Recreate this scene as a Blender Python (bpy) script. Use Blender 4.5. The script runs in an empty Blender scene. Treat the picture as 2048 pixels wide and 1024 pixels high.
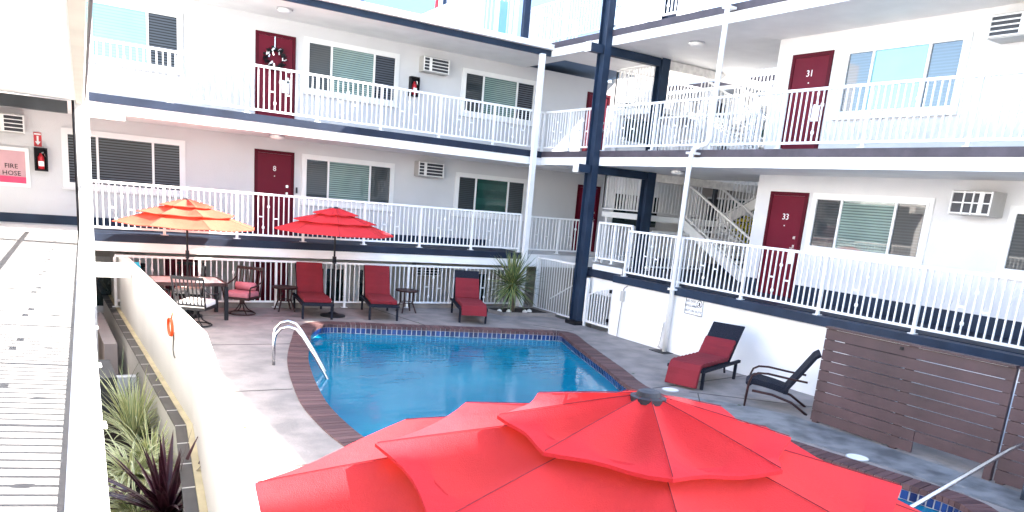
import bpy, math, random
from mathutils import Matrix, Vector
from mathutils.geometry import tessellate_polygon
R=math.radians; sin=math.sin; cos=math.cos; PI=math.pi
random.seed(7)
S=bpy.context.scene
COL=S.collection
# ---------------------------------------------------------------- camera
F=1534.46
CAMR=[[0.84980074,-0.51994779,0.08656207],[-0.04943954,-0.24212264,-0.96898522],[0.52478036,0.81916477,-0.23146198]]
cd=bpy.data.cameras.new('camera'); cam=bpy.data.objects.new('camera',cd); COL.objects.link(cam)
cd.sensor_width=36; cd.lens=F/2048*36; cd.shift_y=256/2048; cd.clip_start=0.05; cd.clip_end=2000
r0,r1,r2=[Vector(v) for v in CAMR]
m=Matrix.Identity(4)
for i in range(3): m[i][0]=r0[i]; m[i][1]=-r1[i]; m[i][2]=-r2[i]
cam.matrix_world=m; S.camera=cam
# ---------------------------------------------------------------- world + sun
w=bpy.data.worlds.new('World'); S.world=w; w.use_nodes=True
nt=w.node_tree; bg=nt.nodes['Background']; sky=nt.nodes.new('ShaderNodeTexSky')
sky.sky_type='NISHITA'; sky.sun_disc=False; sky.sun_elevation=R(45); sky.sun_rotation=R(109.5); sky.dust_density=1.5; sky.air_density=1.0
nt.links.new(sky.outputs[0],bg.inputs[0]); bg.inputs[1].default_value=0.13
ld=bpy.data.lights.new('sun','SUN'); ld.energy=5.0; ld.angle=R(0.5); ld.color=(1,.93,.84)
sun=bpy.data.objects.new('sun',ld); COL.objects.link(sun)
sun.rotation_euler=Vector((-.943*cos(R(45)),.334*cos(R(45)),-sin(R(45)))).to_track_quat('-Z','Y').to_euler()
S.view_settings.view_transform='Standard'; S.view_settings.look='None'; S.view_settings.exposure=2.98; S.view_settings.gamma=1
# ---------------------------------------------------------------- materials
def new_mat(n):
    m=bpy.data.materials.new(n); m.use_nodes=True; return m,m.node_tree,m.node_tree.nodes['Principled BSDF']
def setc(b,k,v):
    if k in b.inputs: b.inputs[k].default_value=v
def mat(n,c,rough=.6,var=.12,scale=3.,bump=0.,bscale=40.,metal=0.,spec=.5,stain=None,coat=0.):
    m,t,b=new_mat(n); N=t.nodes; L=t.links
    tc=N.new('ShaderNodeTexCoord'); no=N.new('ShaderNodeTexNoise'); no.inputs['Scale'].default_value=scale; no.inputs['Detail'].default_value=6
    L.new(tc.outputs['Object'],no.inputs['Vector'])
    cr=N.new('ShaderNodeValToRGB'); cr.color_ramp.elements[0].position=.36 if stain else .3; cr.color_ramp.elements[1].position=.62 if stain else .7
    lo=[max(0,x*(1-var)) for x in c]; hi=[min(1,x*(1+var)) for x in c]
    if stain: lo=stain
    cr.color_ramp.elements[0].color=(*lo,1); cr.color_ramp.elements[1].color=(*hi,1)
    L.new(no.outputs['Fac'],cr.inputs['Fac']); L.new(cr.outputs['Color'],b.inputs['Base Color'])
    setc(b,'Roughness',rough); setc(b,'Metallic',metal); setc(b,'Specular IOR Level',spec); setc(b,'Coat Weight',coat)
    if bump:
        n2=N.new('ShaderNodeTexNoise'); n2.inputs['Scale'].default_value=bscale; n2.inputs['Detail'].default_value=8
        bp=N.new('ShaderNodeBump'); bp.inputs['Strength'].default_value=bump; bp.inputs['Distance'].default_value=.02
        L.new(tc.outputs['Object'],n2.inputs['Vector']); L.new(n2.outputs['Fac'],bp.inputs['Height']); L.new(bp.outputs[0],b.inputs['Normal'])
    return m
def blind(n,c1,c2,pitch=.055,rough=.12,spec=.5,gap=.35,metal=0.,cw=1.):
    m,t,b=new_mat(n); N=t.nodes; L=t.links
    g=N.new('ShaderNodeNewGeometry'); sp=N.new('ShaderNodeSeparateXYZ'); L.new(g.outputs['Position'],sp.inputs[0])
    d=N.new('ShaderNodeMath'); d.operation='DIVIDE'; d.inputs[1].default_value=pitch; L.new(sp.outputs['Z'],d.inputs[0])
    fr=N.new('ShaderNodeMath'); fr.operation='FRACT'; L.new(d.outputs[0],fr.inputs[0])
    cr=N.new('ShaderNodeValToRGB'); e=cr.color_ramp.elements; e[0].position=gap; e[1].position=gap+.12; e[0].color=(*c1,1); e[1].color=(*c2,1)
    L.new(fr.outputs[0],cr.inputs['Fac'])
    no=N.new('ShaderNodeTexNoise'); no.inputs['Scale'].default_value=1.3; L.new(g.outputs['Position'],no.inputs['Vector'])
    mx=N.new('ShaderNodeMixRGB'); mx.blend_type='MULTIPLY'; mx.inputs['Fac'].default_value=.5
    L.new(cr.outputs[0],mx.inputs[1]); L.new(no.outputs['Fac'],mx.inputs[2]); L.new(mx.outputs[0],b.inputs['Base Color'])
    setc(b,'Roughness',.5); setc(b,'Specular IOR Level',.2); setc(b,'Coat Weight',cw); setc(b,'Coat Roughness',.02); setc(b,'Coat IOR',1.5+spec); setc(b,'Metallic',metal)
    return m
WHITE=(.80,.80,.78)
M_={}
M_['stucco']=mat('stucco_white',(.84,.835,.82),.85,.04,1.2,.35,60)
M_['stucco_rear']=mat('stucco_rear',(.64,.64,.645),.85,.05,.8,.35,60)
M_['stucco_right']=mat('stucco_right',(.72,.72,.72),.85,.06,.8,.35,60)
M_['stucco_shade']=mat('stucco_painted_shade',(.50,.47,.44),.85,.06,1.2,.3,60)  # darker stucco copy, walkway shade painted into the colour
M_['trim']=mat('trim_white',(.82,.82,.81),.45,.03,4)
M_['fascia']=mat('fascia_white',(.86,.855,.84),.6,.05,2,.1,25)
M_['navy']=mat('navy_paint',(.016,.030,.058),.5,.25,2.5,.1,30,spec=.25)
M_['navy_floor']=mat('navy_floor_paint',(.016,.024,.045),.6,.3,2,.15,30,spec=.25)
M_['flashing']=mat('slate_flashing',(.062,.05,.062),.6,.3,3,.2,30)
M_['edge_worn']=mat('worn_edge_paint',(.16,.16,.18),.6,.45,6,.2,40)
M_['rail']=mat('railing_white',(.84,.84,.83),.35,.03,6)
M_['door']=mat('door_maroon',(.13,.004,.018),.5,.12,1.2,spec=.2)
M_['door_frame']=mat('door_frame_maroon',(.08,.003,.012),.5,.1,2,spec=.15)
M_['number']=mat('number_white',(.85,.85,.85),.4,.02)
M_['metal']=mat('brushed_metal',(.62,.63,.65),.22,.06,20,metal=1.)
M_['blk']=mat('black_metal',(.010,.010,.013),.5,.3,8,spec=.2)
M_['wicker']=mat('wicker_dark',(.014,.016,.026),.7,.4,60,.8,90,spec=.15)
M_['brown_frame']=mat('frame_brown',(.035,.015,.015),.5,.2,6,spec=.25)
M_['cushion']=mat('cushion_red',(.17,.006,.014),.85,.12,3,.25,14)
M_['cushion_pink']=mat('cushion_rose',(.50,.17,.20),.85,.08,5,.2,12)
M_['cushion_pale']=mat('cushion_pale',(.72,.68,.67),.85,.05,5,.2,12)
M_['deck']=mat('concrete_deck',(.26,.225,.205),.8,.12,2.6,.4,30,stain=(.195,.175,.163))
M_['deck_dark']=mat('concrete_dark',(.18,.18,.18),.55,.3,3.0,.3,30,stain=(.10,.103,.105))
M_['joint']=mat('joint_dark',(.06,.055,.05),.9)
M_['soil']=mat('soil_dark',(.035,.026,.02),1.,.5,18,.8,30)
M_['asphalt']=mat('ground_concrete',(.22,.20,.19),.9,.15,1)
M_['tilecap']=mat('cap_tile_brown',(.035,.028,.026),.35,.35,5)
M_['grout']=mat('grout_white',(.72,.70,.66),.8)
M_['wood_ledge']=mat('ledge_cream',(.62,.53,.33),.7,.15,4)
M_['fence_brown']=mat('fence_brown',(.062,.033,.037),.55,.28,1.6,.25,14)
M_['bluepaint']=mat('pool_plaster_blue',(.05,.38,.62),.6,.08,1)
M_['acbody']=mat('ac_body_grey',(.45,.44,.42),.5,.08,4)
M_['acdark']=mat('ac_grille_dark',(.03,.032,.04),.5,.3,9)
M_['red_ext']=mat('extinguisher_red',(.55,.02,.03),.3,.1)
M_['hosebox']=mat('hose_glass_pink_reflection',(.55,.30,.33),.35,.15,2,coat=.5)  # pinkish reflection painted as the glass colour
M_['hosered']=mat('hose_red',(.70,.05,.14),.5,.15,4)
M_['orange']=mat('cord_orange',(.85,.09,.01),.5,.1)
M_['teal']=mat('towel_teal',(.02,.42,.55),.9,.15,12)
M_['table_top']=mat('table_top_grey',(.78,.76,.73),.4,.1,6)
M_['plastic_dark']=mat('plastic_dark',(.03,.032,.04),.55,.15,spec=.3)
M_['floorpaint']=mat('walkway_floor_paint',(.18,.18,.18),.7,.08,3,.2,30)
M_['beige']=mat('beam_beige',(.66,.60,.50),.6,.06,2)
M_['white_sunlit']=mat('beam_white_and_sunlit',(.78,.76,.72),.7,.14,9,.3,30)  # white cross beams, and navy beam ends with sunlight painted in as pale colour
M_['glass_dark']=mat('glass_dark',(.012,.03,.035),.05,.3,2,coat=1.)
M_['blind_dark']=blind('blind_dark_slats',(.003,.004,.006),(.085,.10,.13),.056,spec=.0,cw=.3)
M_['blind_green']=blind('blind_green_slats',(.06,.12,.11),(.26,.40,.37),.05,spec=.2)
M_['screen']=blind('screen_slate',(.03,.04,.045),(.055,.07,.08),.05,spec=.1,gap=.5)
M_['screen2']=blind('screen_blue',(.04,.07,.10),(.06,.10,.15),.05,spec=.5,gap=.5)
M_['glass_green']=blind('glass_green',(.01,.07,.055),(.02,.10,.08),.4,spec=.2,gap=.5)
M_['cyan']=blind('painted_sky_slats',(.10,.36,.46),(.16,.50,.62),.06,spec=.6,gap=.15)  # sky reflection painted into the slat colour
M_['cyan2']=blind('painted_sky_plain',(.14,.50,.58),(.15,.52,.60),.8,spec=.8,gap=.5)  # sky reflection painted as a plain base colour
M_['house_blue']=mat('wall_blue_grey',(.09,.16,.27),.8,.08,1)
M_['yellow']=mat('flower_yellow',(.75,.62,.01),.7,.2,20)
M_['leafgreen']=mat('leaf_green',(.05,.12,.03),.6,.4,8)
M_['trunk']=mat('trunk_bark',(.14,.11,.08),.9,.3,20,.5,40)
M_['darkslate']=mat('cabinet_slate',(.05,.055,.06),.5,.25,3)
# umbrella fabric: thin, lets a little light through
def fabric(n,c,tr):
    m,t,b=new_mat(n); N=t.nodes; L=t.links
    tc=N.new('ShaderNodeTexCoord'); no=N.new('ShaderNodeTexNoise'); no.inputs['Scale'].default_value=2.5; no.inputs['Detail'].default_value=4
    L.new(tc.outputs['Object'],no.inputs['Vector'])
    wv=N.new('ShaderNodeTexNoise'); wv.inputs['Scale'].default_value=260; L.new(tc.outputs['Object'],wv.inputs['Vector'])
    cr=N.new('ShaderNodeValToRGB'); cr.color_ramp.elements[0].color=(*[x*.88 for x in c],1); cr.color_ramp.elements[1].color=(*[min(1,x*1.08) for x in c],1)
    L.new(no.outputs['Fac'],cr.inputs[0]); L.new(cr.outputs[0],b.inputs['Base Color']); setc(b,'Roughness',.9); setc(b,'Specular IOR Level',.15)
    ad=N.new('ShaderNodeMath'); ad.operation='MULTIPLY_ADD'; ad.inputs[1].default_value=.12; L.new(wv.outputs['Fac'],ad.inputs[0]); L.new(no.outputs['Fac'],ad.inputs[2])
    bp=N.new('ShaderNodeBump'); bp.inputs['Strength'].default_value=.55; bp.inputs['Distance'].default_value=.07; L.new(ad.outputs[0],bp.inputs['Height']); L.new(bp.outputs[0],b.inputs['Normal'])
    tl=N.new('ShaderNodeBsdfTranslucent'); tl.inputs[0].default_value=(*tr,1)
    mx=N.new('ShaderNodeMixShader'); mx.inputs[0].default_value=.25
    L.new(b.outputs[0],mx.inputs[1]); L.new(tl.outputs[0],mx.inputs[2]); L.new(mx.outputs[0],N['Material Output'].inputs['Surface'])
    return m
M_['canvas']=fabric('canvas_red',(.66,.040,.052),(.80,.14,.04))
M_['canvas_sunlit']=fabric('canvas_red_sunlit',(.52,.095,.06),(.6,.10,.04))  # lit copy of the red canvas, sunshine painted in as coral
# brick with per-face attribute tone
def attr_mat(n,c1,c2,rough,bump=.2):
    m,t,b=new_mat(n); N=t.nodes; L=t.links
    a=N.new('ShaderNodeUVMap'); sp=N.new('ShaderNodeSeparateXYZ'); L.new(a.outputs[0],sp.inputs[0])
    mx=N.new('ShaderNodeMixRGB'); mx.inputs[1].default_value=(*c1,1); mx.inputs[2].default_value=(*c2,1); L.new(sp.outputs['X'],mx.inputs[0]); L.new(mx.outputs[0],b.inputs['Base Color'])
    no=N.new('ShaderNodeTexNoise'); no.inputs['Scale'].default_value=30; g=N.new('ShaderNodeNewGeometry'); L.new(g.outputs['Position'],no.inputs['Vector'])
    bp=N.new('ShaderNodeBump'); bp.inputs['Strength'].default_value=bump; bp.inputs['Distance'].default_value=.01; L.new(no.outputs['Fac'],bp.inputs['Height']); L.new(bp.outputs[0],b.inputs['Normal'])
    setc(b,'Roughness',rough); return m
M_['brick']=attr_mat('coping_brick',(.06,.026,.027),(.125,.062,.060),.7)
M_['pooltile']=attr_mat('waterline_tile',(.004,.012,.07),(.015,.05,.19),.15,.05)
# leaf: u across (0 edge ..1 edge)
def leaf_mat(n,edge,mid,w=.22,rough=.45):
    m,t,b=new_mat(n); N=t.nodes; L=t.links
    a=N.new('ShaderNodeUVMap'); sp=N.new('ShaderNodeSeparateXYZ'); L.new(a.outputs[0],sp.inputs[0])
    s=N.new('ShaderNodeMath'); s.operation='SUBTRACT'; s.inputs[1].default_value=.5; L.new(sp.outputs['X'],s.inputs[0])
    ab=N.new('ShaderNodeMath'); ab.operation='ABSOLUTE'; L.new(s.outputs[0],ab.inputs[0])
    cr=N.new('ShaderNodeValToRGB'); e=cr.color_ramp.elements; e[0].position=w; e[1].position=w+.08; e[0].color=(*mid,1); e[1].color=(*edge,1)
    L.new(ab.outputs[0],cr.inputs[0]); L.new(cr.outputs[0],b.inputs['Base Color']); setc(b,'Roughness',rough)
    return m
M_['flax']=leaf_mat('flax_leaf_variegated',(.88,.86,.48),(.20,.30,.09),.16)
M_['flax_pale']=leaf_mat('flax_leaf_pale',(.92,.92,.58),(.40,.50,.16),.11)
M_['cordy']=leaf_mat('cordyline_leaf',(.16,.07,.09),(.045,.008,.018),.36,.28)
M_['yucca']=leaf_mat('yucca_leaf',(.42,.42,.16),(.035,.09,.035),.3)
# water
def water():
    m,t,b=new_mat('pool_water'); N=t.nodes; L=t.links
    g=N.new('ShaderNodeNewGeometry')
    n1=N.new('ShaderNodeTexNoise'); n1.inputs['Scale'].default_value=2.2; n1.inputs['Detail'].default_value=3; n1.inputs['Distortion'].default_value=.6
    n2=N.new('ShaderNodeTexNoise'); n2.inputs['Scale'].default_value=.35; n2.inputs['Detail'].default_value=3
    mp=N.new('ShaderNodeMapping'); mp.inputs['Scale'].default_value=(.55,1.7,1); L.new(g.outputs['Position'],mp.inputs[0]); L.new(mp.outputs[0],n1.inputs['Vector'])
    L.new(g.outputs['Position'],n2.inputs['Vector'])
    cr=N.new('ShaderNodeValToRGB'); e=cr.color_ramp.elements; e[0].position=.3; e[1].position=.7; e[0].color=(.0,.13,.225,1); e[1].color=(.0,.22,.335,1)
    L.new(n2.outputs['Fac'],cr.inputs[0]); L.new(cr.outputs[0],b.inputs['Base Color'])
    n3=N.new('ShaderNodeTexNoise'); n3.inputs['Scale'].default_value=7; n3.inputs['Detail'].default_value=2; L.new(mp.outputs[0],n3.inputs['Vector'])
    bq=N.new('ShaderNodeBump'); bq.inputs['Strength'].default_value=.12; bq.inputs['Distance'].default_value=.02; L.new(n3.outputs['Fac'],bq.inputs['Height'])
    bp=N.new('ShaderNodeBump'); L.new(bq.outputs[0],bp.inputs['Normal']); bp.inputs['Strength'].default_value=.13; bp.inputs['Distance'].default_value=.05; L.new(n1.outputs['Fac'],bp.inputs['Height']); L.new(bp.outputs[0],b.inputs['Normal'])
    setc(b,'Roughness',.015); setc(b,'IOR',1.33); setc(b,'Specular IOR Level',.45); return m
M_['water']=water()
# ---------------------------------------------------------------- mesh helpers
ORG={}
class M:
    def __init__(s): s.v=[]; s.f=[]; s.uv=[]
    def add(s,vs,fs,uvs=None):
        k=len(s.v); s.v+= [tuple(v) for v in vs]
        for i,f in enumerate(fs):
            s.f.append(tuple(k+j for j in f)); s.uv.append(uvs[i] if uvs else None)
        return s
    def box(s,x0,x1,y0,y1,z0,z1,tone=None):
        if x0>x1:x0,x1=x1,x0
        if y0>y1:y0,y1=y1,y0
        if z0>z1:z0,z1=z1,z0
        vs=[(x0,y0,z0),(x1,y0,z0),(x1,y1,z0),(x0,y1,z0),(x0,y0,z1),(x1,y0,z1),(x1,y1,z1),(x0,y1,z1)]
        fs=[(0,3,2,1),(4,5,6,7),(0,1,5,4),(1,2,6,5),(2,3,7,6),(3,0,4,7)]
        return s.add(vs,fs,None if tone is None else [[(tone,0)]*4]*6)
    def bar(s,p,q,w,h,up=(0,0,1)):
        p=Vector(p);q=Vector(q);d=(q-p).normalized();u=Vector(up)
        if abs(d.dot(u))>.98: u=Vector((0,1,0)) if abs(d.y)<.9 else Vector((1,0,0))
        a=d.cross(u).normalized();b=a.cross(d).normalized()
        vs=[]
        for e in (p,q):
            for i,j in((-1,-1),(1,-1),(1,1),(-1,1)): vs.append(e+a*(w/2*i)+b*(h/2*j))
        return s.add(vs,[(0,1,2,3),(7,6,5,4),(0,4,5,1),(1,5,6,2),(2,6,7,3),(3,7,4,0)])
    def tube(s,pts,r,n=8,caps=True):
        pts=[Vector(p) for p in pts]; rs=r if isinstance(r,(list,tuple)) else [r]*len(pts)
        k=len(s.v); prev=None
        for i,p in enumerate(pts):
            if i==0: d=pts[1]-p
            elif i==len(pts)-1: d=p-pts[i-1]
            else: d=(pts[i+1]-p).normalized()+(p-pts[i-1]).normalized()
            d.normalize()
            if prev is None:
                u=Vector((0,0,1)) if abs(d.z)<.9 else Vector((1,0,0)); a=d.cross(u).normalized()
            else: a=(prev-d*prev.dot(d)).normalized()
            b=d.cross(a); prev=a
            for j in range(n):
                t=2*PI*j/n; s.v.append(tuple(p+(a*cos(t)+b*sin(t))*rs[i]))
        for i in range(len(pts)-1):
            for j in range(n):
                s.f.append((k+i*n+j,k+i*n+(j+1)%n,k+(i+1)*n+(j+1)%n,k+(i+1)*n+j)); s.uv.append(None)
        if caps:
            s.f.append(tuple(k+j for j in range(n))[::-1]); s.uv.append(None)
            s.f.append(tuple(k+(len(pts)-1)*n+j for j in range(n))); s.uv.append(None)
        return s
    def cyl(s,x,y,z0,z1,r,n=20,r2=None): return s.tube([(x,y,z0),(x,y,z1)],[r,r if r2 is None else r2],n)
    def prism(s,poly,z0,z1):
        n=len(poly); vs=[(x,y,z0) for x,y in poly]+[(x,y,z1) for x,y in poly]
        tri=tessellate_polygon([[Vector((x,y,0)) for x,y in poly]])
        fs=[tuple(t) for t in tri]+[tuple(n+i for i in t) for t in tri]+[(i,(i+1)%n,n+(i+1)%n,n+i) for i in range(n)]
        return s.add(vs,fs)
    def strip(s,prof,x0,x1,th,axis='x'):
        # thick sheet along a profile of (y,z) points, extruded x0..x1
        n=len(prof); P=[Vector((0,y,z)) for y,z in prof]; off=[]
        for i in range(n):
            d=(P[min(i+1,n-1)]-P[max(i-1,0)]).normalized(); off.append(Vector((0,-d.z,d.y))*th)
        vs=[]
        for i in range(n):
            for x in (x0,x1):
                vs.append((x,P[i].y,P[i].z)); vs.append((x,P[i].y+off[i].y,P[i].z+off[i].z))
        fs=[]
        for i in range(n-1):
            a=4*i;b=a+4
            fs+=[(a,a+2,b+2,b),(a+1,b+1,b+3,a+3),(a,b,b+1,a+1),(a+2,a+3,b+3,b+2)]
        fs+=[(0,1,3,2),(4*(n-1),4*(n-1)+2,4*(n-1)+3,4*(n-1)+1)]
        return s.add(vs,fs)
    def build(s,name,m,parent=None,smooth=False,bevel=0,org=None):
        o_=ORG.get(parent.name,Vector((0,0,0))) if parent else (Vector(org) if org else Vector((0,0,0)))
        me=bpy.data.meshes.new(name); me.from_pydata([tuple(Vector(v)-o_) for v in s.v],[],s.f)
        if any(u for u in s.uv):
            ul=me.uv_layers.new(name='UVMap')
            for p,u in zip(me.polygons,s.uv):
                if u:
                    for li,c in zip(p.loop_indices,u): ul.data[li].uv=c
        me.materials.append(M_[m] if isinstance(m,str) else m)
        if smooth:
            for p in me.polygons: p.use_smooth=True
        me.update()
        ob=bpy.data.objects.new(name,me); COL.objects.link(ob)
        if parent: ob.parent=parent
        else: ob.location=o_
        ORG[ob.name]=o_
        import bmesh
        bm=bmesh.new(); bm.from_mesh(me); bmesh.ops.recalc_face_normals(bm,faces=bm.faces); bm.to_mesh(me); bm.free()
        if bevel:
            md=ob.modifiers.new('bevel','BEVEL'); md.width=bevel; md.segments=2; md.limit_method='ANGLE'
        return ob
def tag(o,label,cat,group=None,kind=None):
    if label: o['label']=label
    if cat: o['category']=cat
    if group: o['group']=group
    if kind: o['kind']=kind
    return o
def struct(o): o['kind']='structure'; return o
def thing(name,label,cat,org=(0,0,0),group=None,local=False,rz=0):
    o=bpy.data.objects.new(name,None); o.empty_display_size=.2; COL.objects.link(o); o.location=org; o.rotation_euler=(0,0,rz)
    ORG[o.name]=Vector((0,0,0)) if local else Vector(org)
    return tag(o,label,cat,group)
def kids(o): return [c for c in bpy.data.objects if c.parent==o]
def copy_tree(o,parent=None):
    ch=kids(o); c=o.copy(); COL.objects.link(c)
    if parent is not None: c.parent=parent
    for k in ch: copy_tree(k,c)
    return c
def text_obj(txt,size,name,m,parent,loc,frame,depth=.004):
    # frame: 'A' reads on a wall facing -Y, 'B' on a wall facing -X
    cu=bpy.data.curves.new('t','FONT'); cu.body=txt; cu.size=size; cu.extrude=depth; cu.align_x='CENTER'; cu.align_y='CENTER'; cu.resolution_u=2
    t=bpy.data.objects.new('t',cu); COL.objects.link(t); bpy.context.view_layer.update()
    me=bpy.data.meshes.new_from_object(t); bpy.data.objects.remove(t)
    rot=Matrix.Rotation(R(90),4,'X')
    if frame=='B': rot=Matrix.Rotation(R(-90),4,'Z')@rot
    me.transform(Matrix.Translation(Vector(loc)-ORG[parent.name])@rot)
    me.materials.clear(); me.materials.append(M_[m]); o=bpy.data.objects.new(name,me); COL.objects.link(o); o.parent=parent; ORG[o.name]=ORG[parent.name]
    return o
# wall frames: fr(u0,u1,out0,out1,z0,z1): A wall plane y=YA facing -Y; B wall plane x=XB facing -X (u = y there)
YA=19.33; XB=13.0
def fbox(mb,fr,u0,u1,o0,o1,z0,z1):
    if fr=='A': mb.box(u0,u1,YA-o1,YA-o0,z0,z1)
    elif fr=='B': mb.box(XB-o1,XB-o0,u0,u1,z0,z1)
    elif fr=='K': mb.box(u0,u1,YK-o1,YK-o0,z0,z1)      # back block behind the stairs
    return mb
YK=24.0
# ---------------------------------------------------------------- ground
g=M(); g.box(-200,200,-200,200,-4.4,-3.98); struct(g.build('ground','asphalt'))
# pool outline
OUT=[(5.05,15.5),(6.4,15.18),(7.7,14.85),(9.2,14.42),(10.02,14.16),(10.3,13.95),(10.3,13.6),(9.84,12.48),(9.06,10.45),(8.55,9.2),(8.42,8.0),(8.55,6.4),(8.75,4.9),(8.85,4.2),(8.7,3.7),(8.2,3.3),(6.5,2.9),(4.8,3.3),(3.6,4.5),(3.0,6.1),(2.84,7.78),(2.82,8.5),(2.87,9.37),(3.0,10.19),(3.22,11.26),(3.48,12.28),(3.95,13.7),(4.4,14.87)]
def catmull(P,n=6):
    o=[];k=len(P)
    for i in range(k):
        p0,p1,p2,p3=[Vector(P[(i+j-1)%k]) for j in range(4)]
        for s in range(n):
            t=s/n; o.append(.5*((2*p1)+(p2-p0)*t+(2*p0-5*p1+4*p2-p3)*t*t+(3*p1-p0-3*p2+p3)*t**3))
    return o
OD=catmull(OUT)
def resample(P,step):
    L=[0];k=len(P)
    for i in range(k): L.append(L[-1]+(P[(i+1)%k]-P[i]).length)
    n=round(L[-1]/step); o=[];j=0
    for i in range(n):
        t=L[-1]*i/n
        while L[j+1]<t: j+=1
        a=P[j];b=P[(j+1)%k]; o.append(a+(b-a)*((t-L[j])/(L[j+1]-L[j]+1e-9)))
    return o
OR=resample(OD,.105)
def inset(P,d):
    k=len(P);o=[]
    for i in range(k):
        t=Vector((0,0))
        for w in range(1,5): t+=(P[(i+w)%k]-P[(i-w)%k])
        t.normalize(); nrm=Vector((t.y,-t.x)); o.append(P[i]+nrm*d)   # clockwise list: right-hand side is inside
    return o
IR=inset(OR,.33); IT=inset(OR,.31)
DZ=-2.8; WZ=-2.97
# deck slab with a hole for the pool
PAR=[(1.5,19.3),(1.5,9.1),(1.19,6.5),(.75,3.0),(.6,1.0),(.5,-4)]
deck=[(x+.02,y) for x,y in PAR]+[(13.0,-4),(13.0,3.0),(11.38,3.0),(11.38,17.6),(1.52,17.6)]
deck=[(1.52,17.6)]+[(x+.02,y) for x,y in PAR[1:]]+[(11.38,-4),(11.38,17.6)]
hole=[(p.x,p.y) for p in OR]
tri=tessellate_polygon([[Vector((x,y,0)) for x,y in deck],[Vector((x,y,0)) for x,y in hole[::2]]])
allp=deck+hole[::2]
g=M(); g.add([(x,y,DZ) for x,y in allp],[tuple(t) for t in tri])
n=len(deck); g.add([(x,y,DZ) for x,y in deck]+[(x,y,-3.98) for x,y in deck],[(i,(i+1)%n,n+(i+1)%n,n+i) for i in range(n)])
struct(g.build('pool_deck','deck'))
# darker concrete on the right side of the deck (its own sheet)
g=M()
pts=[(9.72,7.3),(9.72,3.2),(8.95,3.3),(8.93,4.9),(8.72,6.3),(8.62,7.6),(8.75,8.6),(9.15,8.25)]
g.prism(pts,DZ+.001,DZ+.004); struct(g.build('deck_dark_patch','deck_dark'))
g=M()
for a,b in [((1.6,13.45),(3.95,13.35)),((1.6,10.35),(3.0,10.3)),((1.55,7.35),(2.9,7.3)),((8.62,9.15),(11.3,9.55)),((10.0,14.9),(10.6,14.1)),((6.9,17.5),(7.25,15.0)),((9.2,8.7),(8.75,8.2)),((9.1,8.8),(11.3,6.9)),((1.6,16.4),(4.9,16.2))]:
    g.bar((a[0],a[1],DZ+.003),(b[0],b[1],DZ+.003),.018,.004)
struct(g.build('deck_joint','joint'))
# coping bricks
g=M(); k=len(OR)
for i in range(k):
    j=(i+1)%k; a0=OR[i];a1=OR[j];b0=IR[i];b1=IR[j]
    e=.05; p0=a0.lerp(a1,e);p1=a0.lerp(a1,1-e);q0=b0.lerp(b1,e);q1=b0.lerp(b1,1-e); z=DZ+.018+random.uniform(-.002,.002); t=random.random()
    vs=[(p0.x,p0.y,DZ-.05),(p1.x,p1.y,DZ-.05),(q1.x,q1.y,DZ-.05),(q0.x,q0.y,DZ-.05),(p0.x,p0.y,z),(p1.x,p1.y,z),(q1.x,q1.y,z),(q0.x,q0.y,z)]
    g.add(vs,[(0,3,2,1),(4,5,6,7),(0,1,5,4),(1,2,6,5),(2,3,7,6),(3,0,4,7)],[[(t,0)]*4]*6)
pool=thing('swimming_pool','blue freeform swimming pool edged with red brick coping and blue tiles','swimming pool',(6,9,DZ))
struct(pool) if False else None
o=g.build('coping','brick',pool)
g=M()
for i in range(k):
    j=(i+1)%k; vs=[(OR[i].x,OR[i].y,DZ+.004),(OR[j].x,OR[j].y,DZ+.004),(IT[j].x,IT[j].y,DZ+.004),(IT[i].x,IT[i].y,DZ+.004)]
    g.add(vs,[(0,1,2,3)])
    g.add([(IT[i].x,IT[i].y,DZ+.004),(IT[j].x,IT[j].y,DZ+.004),(IT[j].x,IT[j].y,-4.4),(IT[i].x,IT[i].y,-4.4)],[(0,1,2,3)])
g.build('mortar_bed','grout',pool)
g=M(); TI=inset(OR,.325)
for i in range(k):
    j=(i+1)%k;a=TI[i];b=TI[j]; t=random.random(); p=a.lerp(b,.09);q=a.lerp(b,.91)
    g.add([(p.x,p.y,DZ-.055),(q.x,q.y,DZ-.055),(q.x,q.y,-2.96),(p.x,p.y,-2.96)],[(0,1,2,3)],[[(t,0)]*4])
    if i%2==0: g.add([(p.x,p.y,-2.965),(q.x,q.y,-2.965),(q.x,q.y,-3.1),(p.x,p.y,-3.1)],[(0,1,2,3)],[[(t*.6,0)]*4])
g.build('waterline_tile','pooltile',pool)
g=M(); TI=inset(OR,.318)
g.prism([(p.x,p.y) for p in TI][::2],WZ-.02,WZ); wt=g.build('pool_water','water'); struct(wt)
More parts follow.
